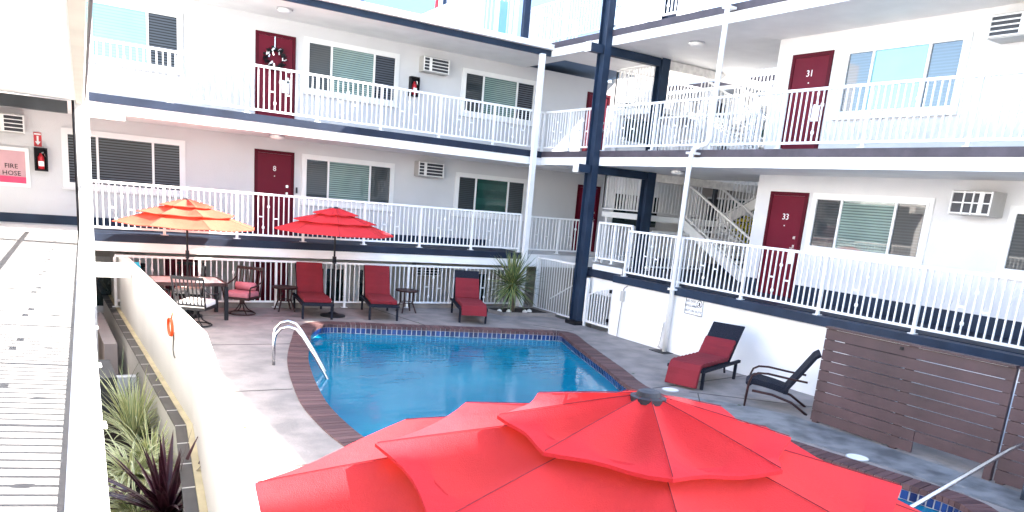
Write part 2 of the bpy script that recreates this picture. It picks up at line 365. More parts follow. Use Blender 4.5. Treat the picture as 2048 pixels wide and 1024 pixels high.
# depth marker
# ---------------------------------------------------------------- railings
def railing(name,label,p0,p1,z0,z1=None,h=1.05,hw=.055,post_s=1.5,group='white steel railings along the walkways',bot=.1,pw=.05,bw=.021,step=.113,first=True,last=True,foot=True,cat='railing',deco=True,root=None):
    z1=z0 if z1 is None else z1
    a=Vector((p0[0],p0[1],z0));b=Vector((p1[0],p1[1],z1)); L=(Vector(p1)-Vector(p0)).length
    t=thing(name,label,cat,((p0[0]+p1[0])/2,(p0[1]+p1[1])/2,z0),group)
    nb=max(1,round(L/post_s)); P=lambda s,dz: a.lerp(b,s)+Vector((0,0,dz))
    M().bar(P(0,h-.02),P(1,h-.02),hw,.045).build('handrail','rail',t)
    M().bar(P(0,bot),P(1,bot),.035,.04).build('bottom_rail','rail',t)
    for i in range(nb+1):
        if (i==0 and not first) or (i==nb and not last): continue
        p=P(i/nb,0); g=M(); g.box(p.x-pw/2,p.x+pw/2,p.y-pw/2,p.y+pw/2,p.z,p.z+h-.045)
        if foot: g.box(p.x-.07,p.x+.07,p.y-.05,p.y+.05,p.z,p.z+.012)
        g.build('post','rail',t)
    for i in range(nb):
        s0=i/nb;s1=(i+1)/nb; n=max(2,round(L/nb/step)); g=M(); idx=[s0+(s1-s0)*j/n for j in range(1,n)]
        for s in idx:
            p=P(s,0); g.box(p.x-bw/2,p.x+bw/2,p.y-bw/2,p.y+bw/2,p.z+bot+.02,p.z+h-.04)
        if deco and n>8:
            for j,q in ((n//3-1,.50),(n//3+2,.47)):
                if j+1<len(idx): g.bar(P(idx[j],h*q),P(idx[j+1],h*q),bw,.028)
            for j,q in ((n//3+1,.72),(n//3,.27)):
                p=P(idx[j],h*q); g.tube([p-Vector((0,0,.04)),p-Vector((0,0,.018)),p+Vector((0,0,.018)),p+Vector((0,0,.04))],[.012,.03,.03,.012],6)
        g.build('baluster_panel','rail',t)
    return t
# ---------------------------------------------------------------- building parts
def window(par,fr,u0,u1,z0,z1,mats,spl=(.26,.74),flip=False,label=None):
    tr=.075
    g=M(); fbox(g,fr,u0,u1,0,.035,z1-tr,z1); fbox(g,fr,u0,u1,0,.035,z0,z0+tr)
    fbox(g,fr,u0,u0+tr,0,.033,z0+tr,z1-tr); fbox(g,fr,u1-tr,u1,0,.033,z0+tr,z1-tr)
    w=g.build('window','trim',par)
    if label: w['label']=label
    a,b=u0+tr,u1-tr; zz0,zz1=z0+tr,z1-tr; W=b-a; f=.045
    g=M(); fbox(g,fr,a,b,0,.05,zz1-f,zz1); fbox(g,fr,a,b,0,.05,zz0,zz0+f); fbox(g,fr,a,a+f,0,.048,zz0+f,zz1-f); fbox(g,fr,b-f,b,0,.048,zz0+f,zz1-f)
    c=[a+W*s for s in spl]
    for x in c: fbox(g,fr,x-f/2,x+f/2,0,.047,zz0+f,zz1-f)
    g.build('frame','trim',w)
    g=M(); fbox(g,fr,u0-.02,u1+.02,.001,.07,z0-.03,z0-.001); g.build('sill','trim',w)
    e=[a+f]+[y for x in c for y in (x-f/2,x+f/2)]+[b-f]
    for i,mm in enumerate(mats):
        g=M(); fbox(g,fr,e[2*i],e[2*i+1],.001,.018,zz0+f,zz1-f); g.build('pane',mm,w)
    return w
def door(par,fr,u0,u1,z0,h=2.03,num=None,hand=1,label=None,plate=True):
    g=M(); f=.07; fbox(g,fr,u0,u0+f,0,.03,z0,z0+h); fbox(g,fr,u1-f,u1,0,.03,z0,z0+h); fbox(g,fr,u0+f,u1-f,0,.03,z0+h-f,z0+h)
    d=M(); fbox(d,fr,u0+f+.003,u1-f-.003,.001,.016,z0+.01,z0+h-f-.003)
    o=d.build('door','door',par)
    if label: o['label']=label
    g.build('door_frame','door_frame',o)
    k=M(); uh=(u1-.17) if hand>0 else (u0+.17)
    fbox(k,fr,uh-.025,uh+.025,.016,.022,z0+.93,z0+1.05); fbox(k,fr,uh-.02,uh+.05,.022,.06,z0+.97,z0+.995)
    k.build('door_handle','metal',o); k=M(); fbox(k,fr,uh-.03,uh+.03,.016,.035,z0+1.16,z0+1.22); k.build('deadbolt','metal',o)
    uc=(u0+u1)/2
    if num:
        loc=(uc,YA-.02,z0+1.58) if fr=='A' else (XB-.02,uc,z0+1.58)
        text_obj(num,.17,'door_number','number',o,loc,fr)
        k=M(); fbox(k,fr,uc-.012,uc+.012,.016,.022,z0+1.40,z0+1.42); k.build('peephole','number',o)
    return o
def ac_unit(label,fr,u0,u1,z0,z1,depth=.28,kind='slats'):
    uc=(u0+u1)/2; org=(uc,YA,z0) if fr=='A' else ((XB,uc,z0) if fr=='B' else (uc,YK,z0))
    t=thing('air_conditioner',label,'air conditioner',org,'wall air conditioners')
    g=M(); fbox(g,fr,u0,u1,.002,depth,z0,z1); g.build('case','acbody',t,bevel=.008)
    g=M(); fbox(g,fr,u0+.03,u1-.03,depth,depth+.006,z0+.03,z1-.03); g.build('grille_back','acdark',t)
    g=M(); n=5 if kind=='slats' else 3
    for i in range(n):
        z=z0+.03+(z1-z0-.06)*i/(n-1); fbox(g,fr,u0+.01,u1-.01,depth+.006,depth+.022,z-.009,z+.009)
    s=.25 if fr=='A' else .27
    us=[u0+.012,u1-.012]
    if kind=='grid': us+=[u0+(u1-u0)*q for q in (.45,.68)]
    for u in us: fbox(g,fr,u-.011,u+.011,depth+.006,depth+.024,z0+.01,z1-.01)
    ub=u0+(u1-u0)*(.27 if kind=='slats' else .25); fbox(g,fr,ub-.035,ub+.035,depth+.006,depth+.026,z0+.02,z1-.02)
    g.build('louvre','trim',t)
    return t
def ceiling_light(label,x,y,z):
    t=thing('ceiling_light',label,'ceiling light',(x,y,z),'round ceiling lights under the walkways')
    M().cyl(x,y,z-.03,z-.001,.17,24).build('rim','metal',t); M().tube([(x,y,z-.03),(x,y,z-.075),(x,y,z-.09)],[.15,.13,.06],24).build('diffuser','trim',t,smooth=True)
# ---------------------------------------------------------------- rear wing (A)
A=thing('motel_building','long white rear wing with three storeys of maroon doors behind the pool','building',(7,YA,-3.96))
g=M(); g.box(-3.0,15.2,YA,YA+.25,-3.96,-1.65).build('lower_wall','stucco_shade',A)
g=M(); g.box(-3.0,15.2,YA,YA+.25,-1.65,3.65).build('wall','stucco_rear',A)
g=M(); g.box(-3,15.2,YA+.25,YA+6,-3.96,3.6).build('rear_block','stucco',A)
EX0=.93
def slabA(z,x0,x1):
    M().box(x0,x1,17.35,YA,z-.345,z-.16).build('walkway_slab','fascia',A)
    M().box(x0,x1,17.33,YA,z-.158,z-.002).build('slab_edge','navy_floor',A)
slabA(1.30,EX0,15.2); slabA(-1.30-.02,EX0,11.25)
M().box(11.25,15.2,17.35,YA,-1.665,-1.34).build('walkway_slab','fascia',A)
M().box(-3,11.1,YA-.015,YA-.001,-1.33,-1.14).build('baseboard','navy',A)
# roof overhang with dark strip and gutter
M().box(-3,11.9,17.36,YA+6.2,3.61,3.80).build('roof','fascia',A)
M().box(-3,11.9,17.30,17.358,3.60,3.735).build('roof_edge','navy',A)
M().box(-3,11.9,17.16,17.298,3.737,3.86).build('gutter','trim',A)
M().box(-3,11.9,17.30,17.9,3.803,3.90).build('roof_curb','trim',A)
M().box(-3,15.2,17.36,YA,-4.02,-3.955).build('ground_walkway','asphalt',A)
W=lambda *a,**k: window(A,'A',*a,**k)
W(.66,3.06,2.07,3.33,('cyan','cyan','blind_dark'),(.25,.72),label='upper window with painted blue sky reflection and one dark side pane')
W(5.73,8.15,2.08,3.33,('screen','blind_green','blind_dark'),label='upper window with pale green blinds beside the wreath door')
W(9.95,12.33,2.12,3.30,('screen','blind_green','blind_dark'))
W(.66,3.08,-.55,.67,('blind_dark','blind_dark','blind_dark'),label='lower window with dark blinds')
W(5.73,8.16,-.52,.67,('screen','blind_green','screen'))
W(9.95,12.29,-.52,.63,('screen','glass_green','screen'))
W(1.05,2.35,-3.2,-1.98,('glass_dark','glass_dark'),(.5,)); W(5.7,7.05,-3.1,-1.98,('glass_dark','glass_dark'),(.5,)); W(7.2,8.2,-3.1,-1.98,('glass_dark','glass_dark'),(.5,)); W(10.0,11.3,-3.1,-2.0,('glass_dark','glass_dark'),(.5,))
d3=door(A,'A',4.61,5.53,1.30,1.97,None,label='maroon door with a dark ribbon wreath')
door(A,'A',4.61,5.55,-1.33,2.0,'8'); door(A,'A',4.6,5.45,-3.95,2.02,None)
door(A,'A',14.1,14.95,1.30,1.99,None); door(A,'A',14.1,14.95,-1.33,1.98,None)
door(A,'A',2.6,3.4,-3.95,2.0,None)
text_obj('-',.01,'door_mark','number',d3,(5.4,YA-.02,2.2),'A')
# wreath on the upper door
t=thing('door_wreath','black and silver ribbon wreath hanging on the upper maroon door','wreath',(5.04,YA,2.75))
g=M()
for i in range(46):
    a=i*2*PI/46+random.uniform(-.05,.05); r=.17+random.uniform(-.03,.03); p=Vector((5.04+r*cos(a),YA-.06-random.uniform(0,.05),2.72+r*sin(a)))
    a2=a+random.uniform(-1,1); q=p+Vector((.10*cos(a2),-.03,.10*sin(a2))); g.bar(p,q,.05,.012,(random.uniform(-1,1),random.uniform(-1,1),random.uniform(-1,1)))
g.build('ribbon','blk',t)
g=M()
for i in range(16):
    a=random.uniform(0,2*PI); r=random.uniform(.13,.22); p=Vector((5.04+r*cos(a),YA-.12,2.72+r*sin(a))); a2=random.uniform(0,6); g.bar(p,p+Vector((.07*cos(a2),-.01,.07*sin(a2))),.03,.006,(random.random(),1,random.random()))
g.build('silver_ribbon','metal',t)
g=M(); g.box(5.03,5.05,YA-.05,YA-.035,2.9,3.2).build('hanger','metal',t)
# paper notice on the same door
tag(M().box(5.22,5.4,YA-.022,YA-.018,2.0,2.28).build('door_notice','number'),'blank white notice sheet taped to the upper wreath door','notice')
ac_unit('slatted air conditioner high on the rear wall between the upper windows','A',8.7,9.42,3.0,3.37)
ac_unit('slatted air conditioner on the rear wall above the middle railing','A',8.72,9.45,.42,.80)
ac_unit('low air conditioner in the shade under the lowest walkway','A',8.8,9.55,-2.2,-1.86)
ac_unit('air conditioner above the fire hose cabinet at far left','A',-.5,0.02,.45,.82)
# extinguishers, hose cabinet, arrow sign
def ext_cab(label,x,z,w=.24,h=.47):
    t=thing('extinguisher_cabinet',label,'fire extinguisher',(x,YA,z),'wall fire extinguisher boxes')
    g=M(); g.box(x-w/2,x+w/2,YA-.02,YA-.001,z,z+h); g.box(x-w/2,x-w/2+.025,YA-.16,YA-.02,z,z+h); g.box(x+w/2-.025,x+w/2,YA-.16,YA-.02,z,z+h); g.box(x-w/2+.025,x+w/2-.025,YA-.16,YA-.02,z+h-.025,z+h); g.box(x-w/2+.025,x+w/2-.025,YA-.16,YA-.02,z,z+.03)
    g.build('box','blk',t)
    b=M().tube([(x,YA-.09,z+.04),(x,YA-.09,z+.28),(x,YA-.09,z+.32),(x,YA-.09,z+.36)],[.06,.06,.03,.02],14).build('cylinder','red_ext',t,smooth=True)
    M().tube([(x-.01,YA-.09,z+.36),(x+.06,YA-.1,z+.38),(x+.08,YA-.1,z+.30)],.012,6).build('valve','metal',b)
    M().box(x-.05,x+.05,YA-.155,YA-.150,z+.10,z+.2).build('label_plate','number',b)
ext_cab('open black fire extinguisher box on the upper rear wall beside the air conditioner',8.56,2.38)
ext_cab('black fire extinguisher box beside the hose cabinet at lower left',.28,-.25)
t=thing('arrow_sign','small red sign with white arrow pointing down above the extinguisher','sign',(.24,YA,.24))
M().box(.17,.31,YA-.012,YA-.001,.24,.52).build('plate','red_ext',t)
g=M(); g.bar((.24,YA-.015,.45),(.24,YA-.015,.33),.035,.004,(0,1,0)); g.add([(.19,YA-.015,.34),(.29,YA-.015,.34),(.24,YA-.015,.265)],[(0,1,2)]); g.box(.18,.30,YA-.016,YA-.013,.47,.50); g.build('arrow','number',t)
t=thing('hose_cabinet','framed glass fire hose cabinet at the left edge of the lower walkway','fire hose',(-.2,YA,-.5))
g=M(); z0,z1,x0,x1=-.60,.18,-.75,.07
g.box(x0,x1,YA-.05,YA-.001,z1-.07,z1); g.box(x0,x1,YA-.05,YA-.001,z0,z0+.07); g.box(x0,x0+.07,YA-.049,YA-.001,z0+.07,z1-.07); g.box(x1-.07,x1,YA-.049,YA-.001,z0+.07,z1-.07); g.build('frame','trim',t)
M().box(x0+.07,x1-.07,YA-.02,YA-.002,z0+.2,z1-.07).build('glass_pane','hosebox',t)
M().box(x0+.07,x1-.07,YA-.03,YA-.002,z0+.07,z0+.199).build('hose','hosered',t)
text_obj('FIRE',.13,'lettering','blk',t,(-.25,YA-.024,-.20),'A'); text_obj('HOSE',.13,'lettering','blk',t,(-.25,YA-.024,-.34),'A')
ceiling_light('round ceiling light under the roof above the wreath door',4.93,18.1,3.605)
ceiling_light('round ceiling light under the walkway above door 8',4.75,17.9,.953)
tag(M().box(6.02-.42,6.06-.42,YA-.03,YA-.001,-.28,-.14).build('doorbell','plastic_dark'),'small dark doorbell between door 8 and its window','doorbell')
# ---------------------------------------------------------------- right wing (B)
B=thing('motel_building','white right wing with maroon doors 31 and 33 and blue edged walkways','building',(XB,5,-3.96))
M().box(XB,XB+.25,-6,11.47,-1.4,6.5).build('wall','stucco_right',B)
M().box(XB+.25,XB+5.5,-6,11.45,-3.9,6.5).build('rear_block','stucco',B)
M().box(11.30,11.45,-6,13.7,-3.9,-1.60).build('pool_side_wall','stucco',B)
M().box(11.46,15.2,-6,15.3,-1.61,-1.425).build('walkway_floor','navy_floor',B)
M().box(11.24,11.46,-6,13.7,-1.595,-1.44).build('slab_edge','navy',B)
for z in (1.30,3.92):
    M().box(11.38,XB,-6,11.45,z-.33,z-.14).build('walkway_slab','fascia',B)
    M().box(11.36,XB,-6,11.45,z-.137,z-.002).build('slab_edge','flashing',B)
    M().box(11.38,15.2,11.452,17.34,z-.33,z-.14).build('walkway_slab','fascia',B)
    M().box(11.36,15.2,11.452,17.30,z-.137,z-.002).build('slab_edge','flashing',B)
M().box(11.25,XB,-6,11.45,6.5,6.75).build('roof','fascia',B)
M().box(11.4,14,-6,1.0,6.751,9.3).build('rooftop_shade_block','stucco',B)  # unseen taller block, guessed from its shade and sized to shade the near umbrella
M().box(11.4,12.2,-9,-1.7,9.301,12.6).build('rooftop_shade_block','stucco',B)  # unseen, kept thin so sun still reaches the umbrella's back panels
M().box(11.25,13.55,11.452,17.3,6.5,6.75).build('stair_shade_roof','fascia',B)  # unseen roof pieces added to shade the middle umbrella, gaps let sun patches through
M().box(13.552,15.2,12.5,13.3,6.5,6.74).build('stair_shade_roof','fascia',B)
M().box(13.552,15.2,13.9,17.3,6.5,6.74).build('stair_shade_roof','fascia',B)
M().box(XB,18.5,-6,11.45,6.502,6.74).build('rear_roof','fascia',B)
M().box(XB-.015,XB-.001,-6,11.4,-1.42,-1.14).build('baseboard','navy',B)
WB=lambda *a,**k: window(B,'B',*a,**k)
WB(7.57,9.9,2.02,3.27,('screen2','cyan2','screen2'),(.27,.75),label='window with bright sky reflection painted in its centre pane')
WB(7.62,10.05,-.46,.66,('screen','blind_green','screen'),(.26,.74),label='window with green blinds reflecting the railings')
WB(4.0,6.4,-.48,.60,('screen','blind_green','screen')); WB(4.0,6.4,2.02,3.27,('screen2','cyan2','screen2'))
WB(.3,2.7,-.48,.60,('screen','blind_green','screen'))
d=door(B,'B',10.15,11.08,1.30,1.96,'31',hand=-1); door(B,'B',10.16,11.09,-1.42,2.07,'33',hand=-1)
ac_unit('large slatted air conditioner at the top right above the upper railing','B',6.45,7.12,3.02,3.37,.4)
ac_unit('air conditioner with square grid on the right wall above the lower railing','B',6.50,7.14,.40,.78,.4,'grid')
for y,z,l in ((10.3,2.16,'31'),(10.3,-.58,'33')):
    g=M(); g.box(XB-.02,XB-.017,y-.05,y+.12,z-.17,z+.12); tag(g.build('door_notice','number'),('upper' if z>0 else 'lower')+' white paper notice hanging by the handle of door '+l+' on the right wing','notice')
ceiling_light('round ceiling light under the topmost walkway right of the steel frame',12.19,13.0,3.588)
ceiling_light('round ceiling light under the middle walkway right of the steel frame',12.31,13.2,.968)
# navy steel frame
t=thing('steel_frame','tall navy steel post frame at the corner of the two wings','steel frame',(11.5,15,-2.8))
def ibeam(mb,x0,x1,y0,y1,z0,z1,ax):
    f=.022
    if ax=='z':
        mb.box(x0,x1,y0,y0+f,z0,z1); mb.box(x0,x1,y1-f,y1,z0,z1); mb.box((x0+x1)/2-f,(x0+x1)/2+f,y0+f,y1-f,z0,z1)
    return mb
ibeam(M(),11.20,11.38,14.86,15.14,-2.8,6.6,'z').build('column','navy',t)
ibeam(M(),12.95,13.2,14.88,15.12,-1.42,6.5,'z').build('column','navy',t)
for z in (.785,3.40):
    M().box(10.84,11.195,14.92,15.08,z,z+.18).build('outrigger','navy',t); M().box(11.385,12.94,14.92,15.08,z,z+.18).build('beam','navy',t)
    M().box(10.815,10.838,14.90,15.10,z-.01,z+.2).build('end_plate','white_sunlit',t)  # navy outrigger's end, sunlight painted as pale colour
    M().box(13.21,17.2,14.94,15.06,z-.02,z+.17).build('cross_beam','white_sunlit',t)
M().box(11.12,11.46,14.8,15.2,-2.8,-2.70).build('base_plate','blk',t)
# pier and return wall left of door 33 / 31
tag(M().box(10.98,11.10,17.12,17.24,-2.8,3.598).build('walkway_post','trim'),'slim white square post holding the walkways near the corner','post')
t=thing('downpipe','long pale pipe climbing the right wing past both walkways','pipe',(11.2,11.7,-2.8))
M().tube([(11.2,11.7,-2.8),(11.2,11.7,.9),(11.2,11.68,1.2),(11.2,11.6,1.32),(11.2,11.3,1.40),(11.2,11.25,1.5),(11.2,11.25,2.5),(11.2,11.26,6.5)],.05,12).build('pipe','trim',t,smooth=True)
for z in (-1.5,1.2,3.8): M().box(11.14,11.36,11.6 if z<1.3 else 11.18,11.78 if z<1.3 else 11.34,z,z+.04).build('bracket','trim',t)
M().tube([(11.2,11.7,-2.78),(11.2,11.9,-2.72),(11.22,11.9,-2.5),(11.25,11.9,-2.2)],.02,8).build('vent_pipe','metal',t)
M().box(11.0,11.28,11.5,11.95,-2.8,-2.79).build('drain_grate','blk',t)
# pool sign
t=thing('pool_rules_sign','white pool rules sign with round pictogram on the right wall','sign',(11.29,11.1,-1.75))
M().box(11.28,11.299,10.85,11.36,-1.92,-1.58).build('plate','number',t,bevel=.004)
g=M()
for a in ((10.86,11.35,-1.915,-1.905),(10.86,11.35,-1.595,-1.585)): g.box(11.276,11.2795,*a)
for a in ((10.86,10.87,-1.904,-1.596),(11.34,11.35,-1.904,-1.596)): g.box(11.276,11.2795,*a)
g.build('border','blk',t)
for s,z,y in (('NO DIVE',-1.655,11.21),('LIFEGUARD',-1.745,11.19),('NOT ON DUTY',-1.845,11.12)): text_obj(s,.068,'lettering','blk',t,(11.277,y,z),'B',.001)
g=M(); g.tube([(11.277,10.965+.07*cos(a*PI/12),-1.68+.07*sin(a*PI/12)) for a in range(25)],.006,5,False); g.bar((11.277,10.98,-1.65),(11.277,10.95,-1.70),.03,.002,(1,0,0)); g.bar((11.277,11.0,-1.70),(11.277,10.93,-1.72),.015,.002,(1,0,0)); g.build('pictogram','blk',t)
# electrical conduit box near the gate
t=thing('conduit_box','small grey switch box with thin conduit on the white wall by the gate','switch box',(11.3,13.3,-1.9))
M().box(11.24,11.299,13.27,13.37,-1.98,-1.75).build('box','acbody',t); M().tube([(11.27,13.32,-1.75),(11.27,13.30,-1.68),(11.27,13.2,-1.62)],.01,6).build('conduit','metal',t)
M().tube([(11.27,13.32,-1.98),(11.27,13.36,-2.8)],.008,6).build('conduit','metal',t)
# ---------------------------------------------------------------- railings proper
G='white steel railings along the walkways'
railing('railing','upper railing in front of the wreath door on the rear wing',(1.02,17.45),(11.45,17.45),1.30,h=.99,post_s=1.42)
railing('railing','upper corner railing between the slim white post and the navy post',(11.45,17.35),(11.45,15.2),1.30,h=.99,post_s=.9,first=False)
railing('railing','lower railing in front of door 8 on the rear wing',(.93,17.45),(11.0,17.45),-1.31,h=1.0,post_s=1.5)
railing('railing','short lower railing of the rear wing next to the navy post',(11.15,17.45),(13.35,17.45),-1.31,h=.97,post_s=1.1)
railing('railing','upper railing of the right wing in front of door 31',(11.42,14.8),(11.42,-2.0),1.30,h=.99,post_s=1.62)
railing('railing','lower railing of the right wing in front of door 33',(11.40,13.5),(11.40,-2.0),-1.44,h=1.03,post_s=1.72)
railing('railing','short raised railing over the gate beside the navy post',(11.52,14.75),(11.52,13.55),-1.24,h=.94,post_s=.6,deco=False)
railing('railing','railing across the open stair hall behind door 31 walkway',(13.0,14.8),(13.0,11.7),1.30,h=.95,post_s=1.5,deco=False)
railing('railing','topmost railing along the fourth level of the right wing',(11.45,18.5),(11.45,-2.0),3.92,h=1.0,post_s=1.62)
railing('railing','low topmost railing set across the roof edge beside the thin navy post',(10.75,17.6),(12.3,17.6),3.9,h=.72,post_s=1.5,deco=False)
FG='white steel pool fence panels'
railing('pool_fence','long white pool fence behind the red loungers and the patio table',(1.42,17.3),(11.0,17.3),-2.78,h=1.05,post_s=1.6,group=FG,cat='fence',bot=.13)
railing('pool_fence','tall white fence panel standing between the yucca and the navy post',(11.55,17.25),(11.55,15.35),-2.8,h=1.42,post_s=2.2,group=FG,cat='fence',deco=False,bot=.06,pw=.07)
# handrail of the hidden ramp behind
t=thing('ramp_handrail','thin sloping handrail seen through the tall white fence panel','handrail',(12,16.5,-2.4))
M().tube([(12.0,17.2,-2.5),(12.0,16.1,-1.95),(12.0,15.3,-1.98)],.02,6).build('rail','rail',t)
# gate
t=thing('pool_gate','white steel pool gate with arched top right of the navy post','gate',(11.4,14.3,-2.8))
M().box(11.36,11.41,13.72,13.80,-2.8,-1.64).build('gate_post','rail',t); M().box(11.36,11.41,14.74,14.82,-2.8,-1.64).build('gate_post','rail',t)
g=M()
for i in range(9):
    y=14.68-i*.105; zt=-2.02+.22*sin(min(1,i/8)*PI*.5); g.box(11.375,11.40,y-.012,y+.012,-2.66,zt)
g.build('baluster_panel','rail',t)
g=M(); g.box(11.37,11.405,13.82,14.72,-2.70,-2.65); g.box(11.372,11.403,14.67,14.70,-2.65,-2.0)
for i in range(8): y=14.68-i*.105; g.bar((11.388,y,-2.02+.22*sin(i/8*PI*.5)),(11.388,y-.105,-2.02+.22*sin((i+1)/8*PI*.5)),.03,.03)
g.build('gate_frame','rail',t)
g=M(); g.box(11.34,11.37,13.83,13.90,-1.88,-1.80); g.box(11.34,11.37,13.84,13.90,-2.56,-2.48); g.build('latch','blk',t)
M().box(11.46,11.56,13.7,14.85,-3.9,-1.25).build('back_panel','trim',t) if False else None
tag(M().box(11.5,11.62,13.72,14.84,-1.99,-1.30).build('lintel_wall','stucco'),'white panel wall above the pool gate','wall')
# ---------------------------------------------------------------- stair hall: stairs, landings, back block
K=thing('motel_building','white rear block behind the open stairs with dark windows and railings','building',(18,20,-3.96))
M().box(15.2,19.0,YA+.1,YA+.35,-3.9,6.4).build('wall','stucco',K)
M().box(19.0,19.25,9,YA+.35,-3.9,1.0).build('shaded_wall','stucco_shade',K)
M().box(19.0,19.25,9,YA+.35,1.001,6.4).build('wall','stucco',K)
for z in (1.25,3.88):
    M().box(17.2,19.0,11.5,YA+.1,z-.25,z).build('walkway_slab','fascia',K); M().box(17.17,17.199,11.5,YA,z-.14,z).build('slab_edge','flashing',K)
M().box(15.201,19.0,11.5,YA+.1,-1.66,-1.43).build('floor','navy_floor',K)
for (y0,y1,z0,z1) in ((16.6,18.7,-.35,.62),(14.2,15.9,-.35,.62),(16.6,18.7,2.1,3.2),(14.0,15.6,2.1,3.2),(16.6,18.7,4.7,5.8)):
    g=M(); g.box(18.95,18.999,y0-.06,y1+.06,z0-.06,z1+.06); w_=g.build('window','trim',K)
    M().box(18.93,18.949,y0,(y0+y1)/2-.03,z0,z1).build('pane','glass_green',w_); M().box(18.93,18.949,(y0+y1)/2+.03,y1,z0,z1).build('pane','glass_dark',w_)
for (x0,x1,z0,z1) in ((15.6,17.4,-.45,.5),(15.6,17.0,2.1,3.2)):
    g=M(); g.box(x0-.06,x1+.06,YA+.05,YA+.099,z0-.06,z1+.06); w_=g.build('window','trim',K)
    M().box(x0,x1,YA+.03,YA+.049,z0,z1).build('pane','glass_dark',w_)
d_=M().box(18.94,18.998,12.2,13.1,1.27,3.25).build('door','door',K)
tag(M().box(16.95,17.05,14.6,14.7,-1.42,1.0).build('walkway_post','darkslate'),'dark slender post nearest the yellow flowers','post')
tag(M().box(16.95,17.05,16.5,16.6,-1.42,1.0).build('walkway_post','darkslate'),'dark slender post behind the stair rail','post')
def stair(label,x0,x1,ys,ye,zs,ze,ztop):
    # descends from y=ys (high) to y=ye (low)
    t=thing('staircase',label,'staircase',((x0+x1)/2,ye,ze),'white open staircases in the stair hall')
    n=8
    for i in range(n):
        f=(i+.5)/n; y=ys+(ye-ys)*f; z=zs+(ze-zs)*f; M().box(x0+.04,x1-.04,y-.14,y+.14,z-.03,z+.02).build('tread','trim',t)
    for x in (x0,x1): M().bar((x,ys,zs-.1),(x,ye,ze-.05),.05,.24).build('stringer','trim',t)
    for x in (x0,x1):
        M().bar((x,ys,zs+.92),(x,ye,ze+.92),.05,.045).build('handrail','rail',t)
        M().bar((x,ys,zs+.12),(x,ye,ze+.12),.03,.03).build('bottom_rail','rail',t)
        g=M()
        k=int(abs(ys-ye)/.115)
        for i in range(k+1):
            f=i/k; y=ys+(ye-ys)*f; z=zs+(ze-zs)*f; g.box(x-.011,x+.011,y-.011,y+.011,z+.1,z+.9)
        g.build('baluster_panel','rail',t)
    return t
def landing(label,z,x0=13.3,x1=16.9,y0=15.2,y1=17.0):
    t=thing('stair_landing',label,'stair landing',((x0+x1)/2,(y0+y1)/2,z),'stair landings')
    M().box(x0,x1,y0,y1,z-.14,z).build('slab','trim',t)
    g=M()
    g.bar((x0,y0,z+.98),(x0,y1,z+.98),.05,.045); g.bar((x0,y0,z+.08),(x0,y1,z+.08),.03,.03); g.bar((x0,y1,z+.98),(x1,y1,z+.98),.05,.045); g.bar((x0,y1,z+.08),(x1,y1,z+.08),.03,.03)
    g.build('handrail','rail',t)
    g=M(); k=15
    for i in range(k+1): y=y0+(y1-y0)*i/k; g.box(x0-.012,x0+.012,y-.012,y+.012,z+.08,z+.96)
    k=30
    for i in range(k+1): x=x0+(x1-x0)*i/k; g.box(x-.012,x+.012,y1-.012,y1+.012,z+.08,z+.96)
    g.build('baluster_panel','rail',t)
    for x in (x0+.1,x1-.1): M().box(x-.05,x+.05,y1-.2,y1-.1,z-1.38,z-.141).build('post','rail',t)
landing('white stair landing between the lower and middle levels',-.06)
landing('white stair landing between the middle and upper levels',2.55)
stair('open white stair flight coming down to the lower walkway behind the pipe',14.6,15.8,15.2,12.7,-.10,-1.40,0)
stair('open white stair flight coming down to the middle walkway behind the pipe',14.6,15.8,15.2,12.7,2.50,1.30,0)
stair('white stair flight climbing from the low landing up to the middle level',15.9,16.9,12.6,15.2,1.25,-.06,0)
stair('white stair flight climbing from the high landing to the topmost level',15.9,16.9,12.6,15.2,3.87,2.55,0)
railing('railing','railing of the far walkway at middle level behind the stairs',(17.3,19.0),(17.3,11.8),1.27,h=1.0,post_s=1.8,deco=False)
railing('railing','railing of the far walkway at upper level behind the stairs',(17.3,19.0),(17.3,11.8),3.9,h=1.0,post_s=1.8,deco=False)
railing('railing','railing at lower level inside the stair hall by the landing',(13.3,14.9),(15.2,14.9),-1.43,h=1.0,post_s=1.9,deco=False)
# barbecue and flowers, hanging lantern
t=thing('flower_pot','yellow flowering shrub in a dark pot beyond the stairs','plant',(16.4,14.65,-1.42))
M().tube([(16.4,14.65,-1.42),(16.4,14.65,-1.0)],[.16,.22],14).build('pot','darkslate',t)
M().tube([(16.4,14.65,-1.0),(16.4,14.65,-.5)],.02,6).build('stem','trunk',t)
g=M();h=M()
for i in range(420):
    p=Vector((random.gauss(0,.16),random.gauss(0,.16),random.gauss(0,.2))); p=Vector((16.4,14.65,-.3))+p; q=Vector((random.uniform(-1,1),random.uniform(-1,1),random.uniform(-1,1))).normalized()*.05; r_=Vector((random.uniform(-1,1),random.uniform(-1,1),random.uniform(-1,1))).normalized()*.05
    (g if i%3 else h).add([p-q,p+r_,p+q,p-r_],[(0,1,2,3)])
g.build('blossom','yellow',t); h.build('foliage','leafgreen',t)
t=thing('wall_lantern','dark round lantern hanging under the far walkway behind the pipe','lantern',(16.8,17.0,2.9))
M().tube([(16.6,16.6,3.62),(16.6,16.6,3.2)],.015,6).build('stem','blk',t)
M().tube([(16.6,16.6,3.2),(16.6,16.6,3.12),(16.6,16.6,2.85),(16.6,16.6,2.8)],[.08,.26,.26,.18],16).build('shade','blk',t)
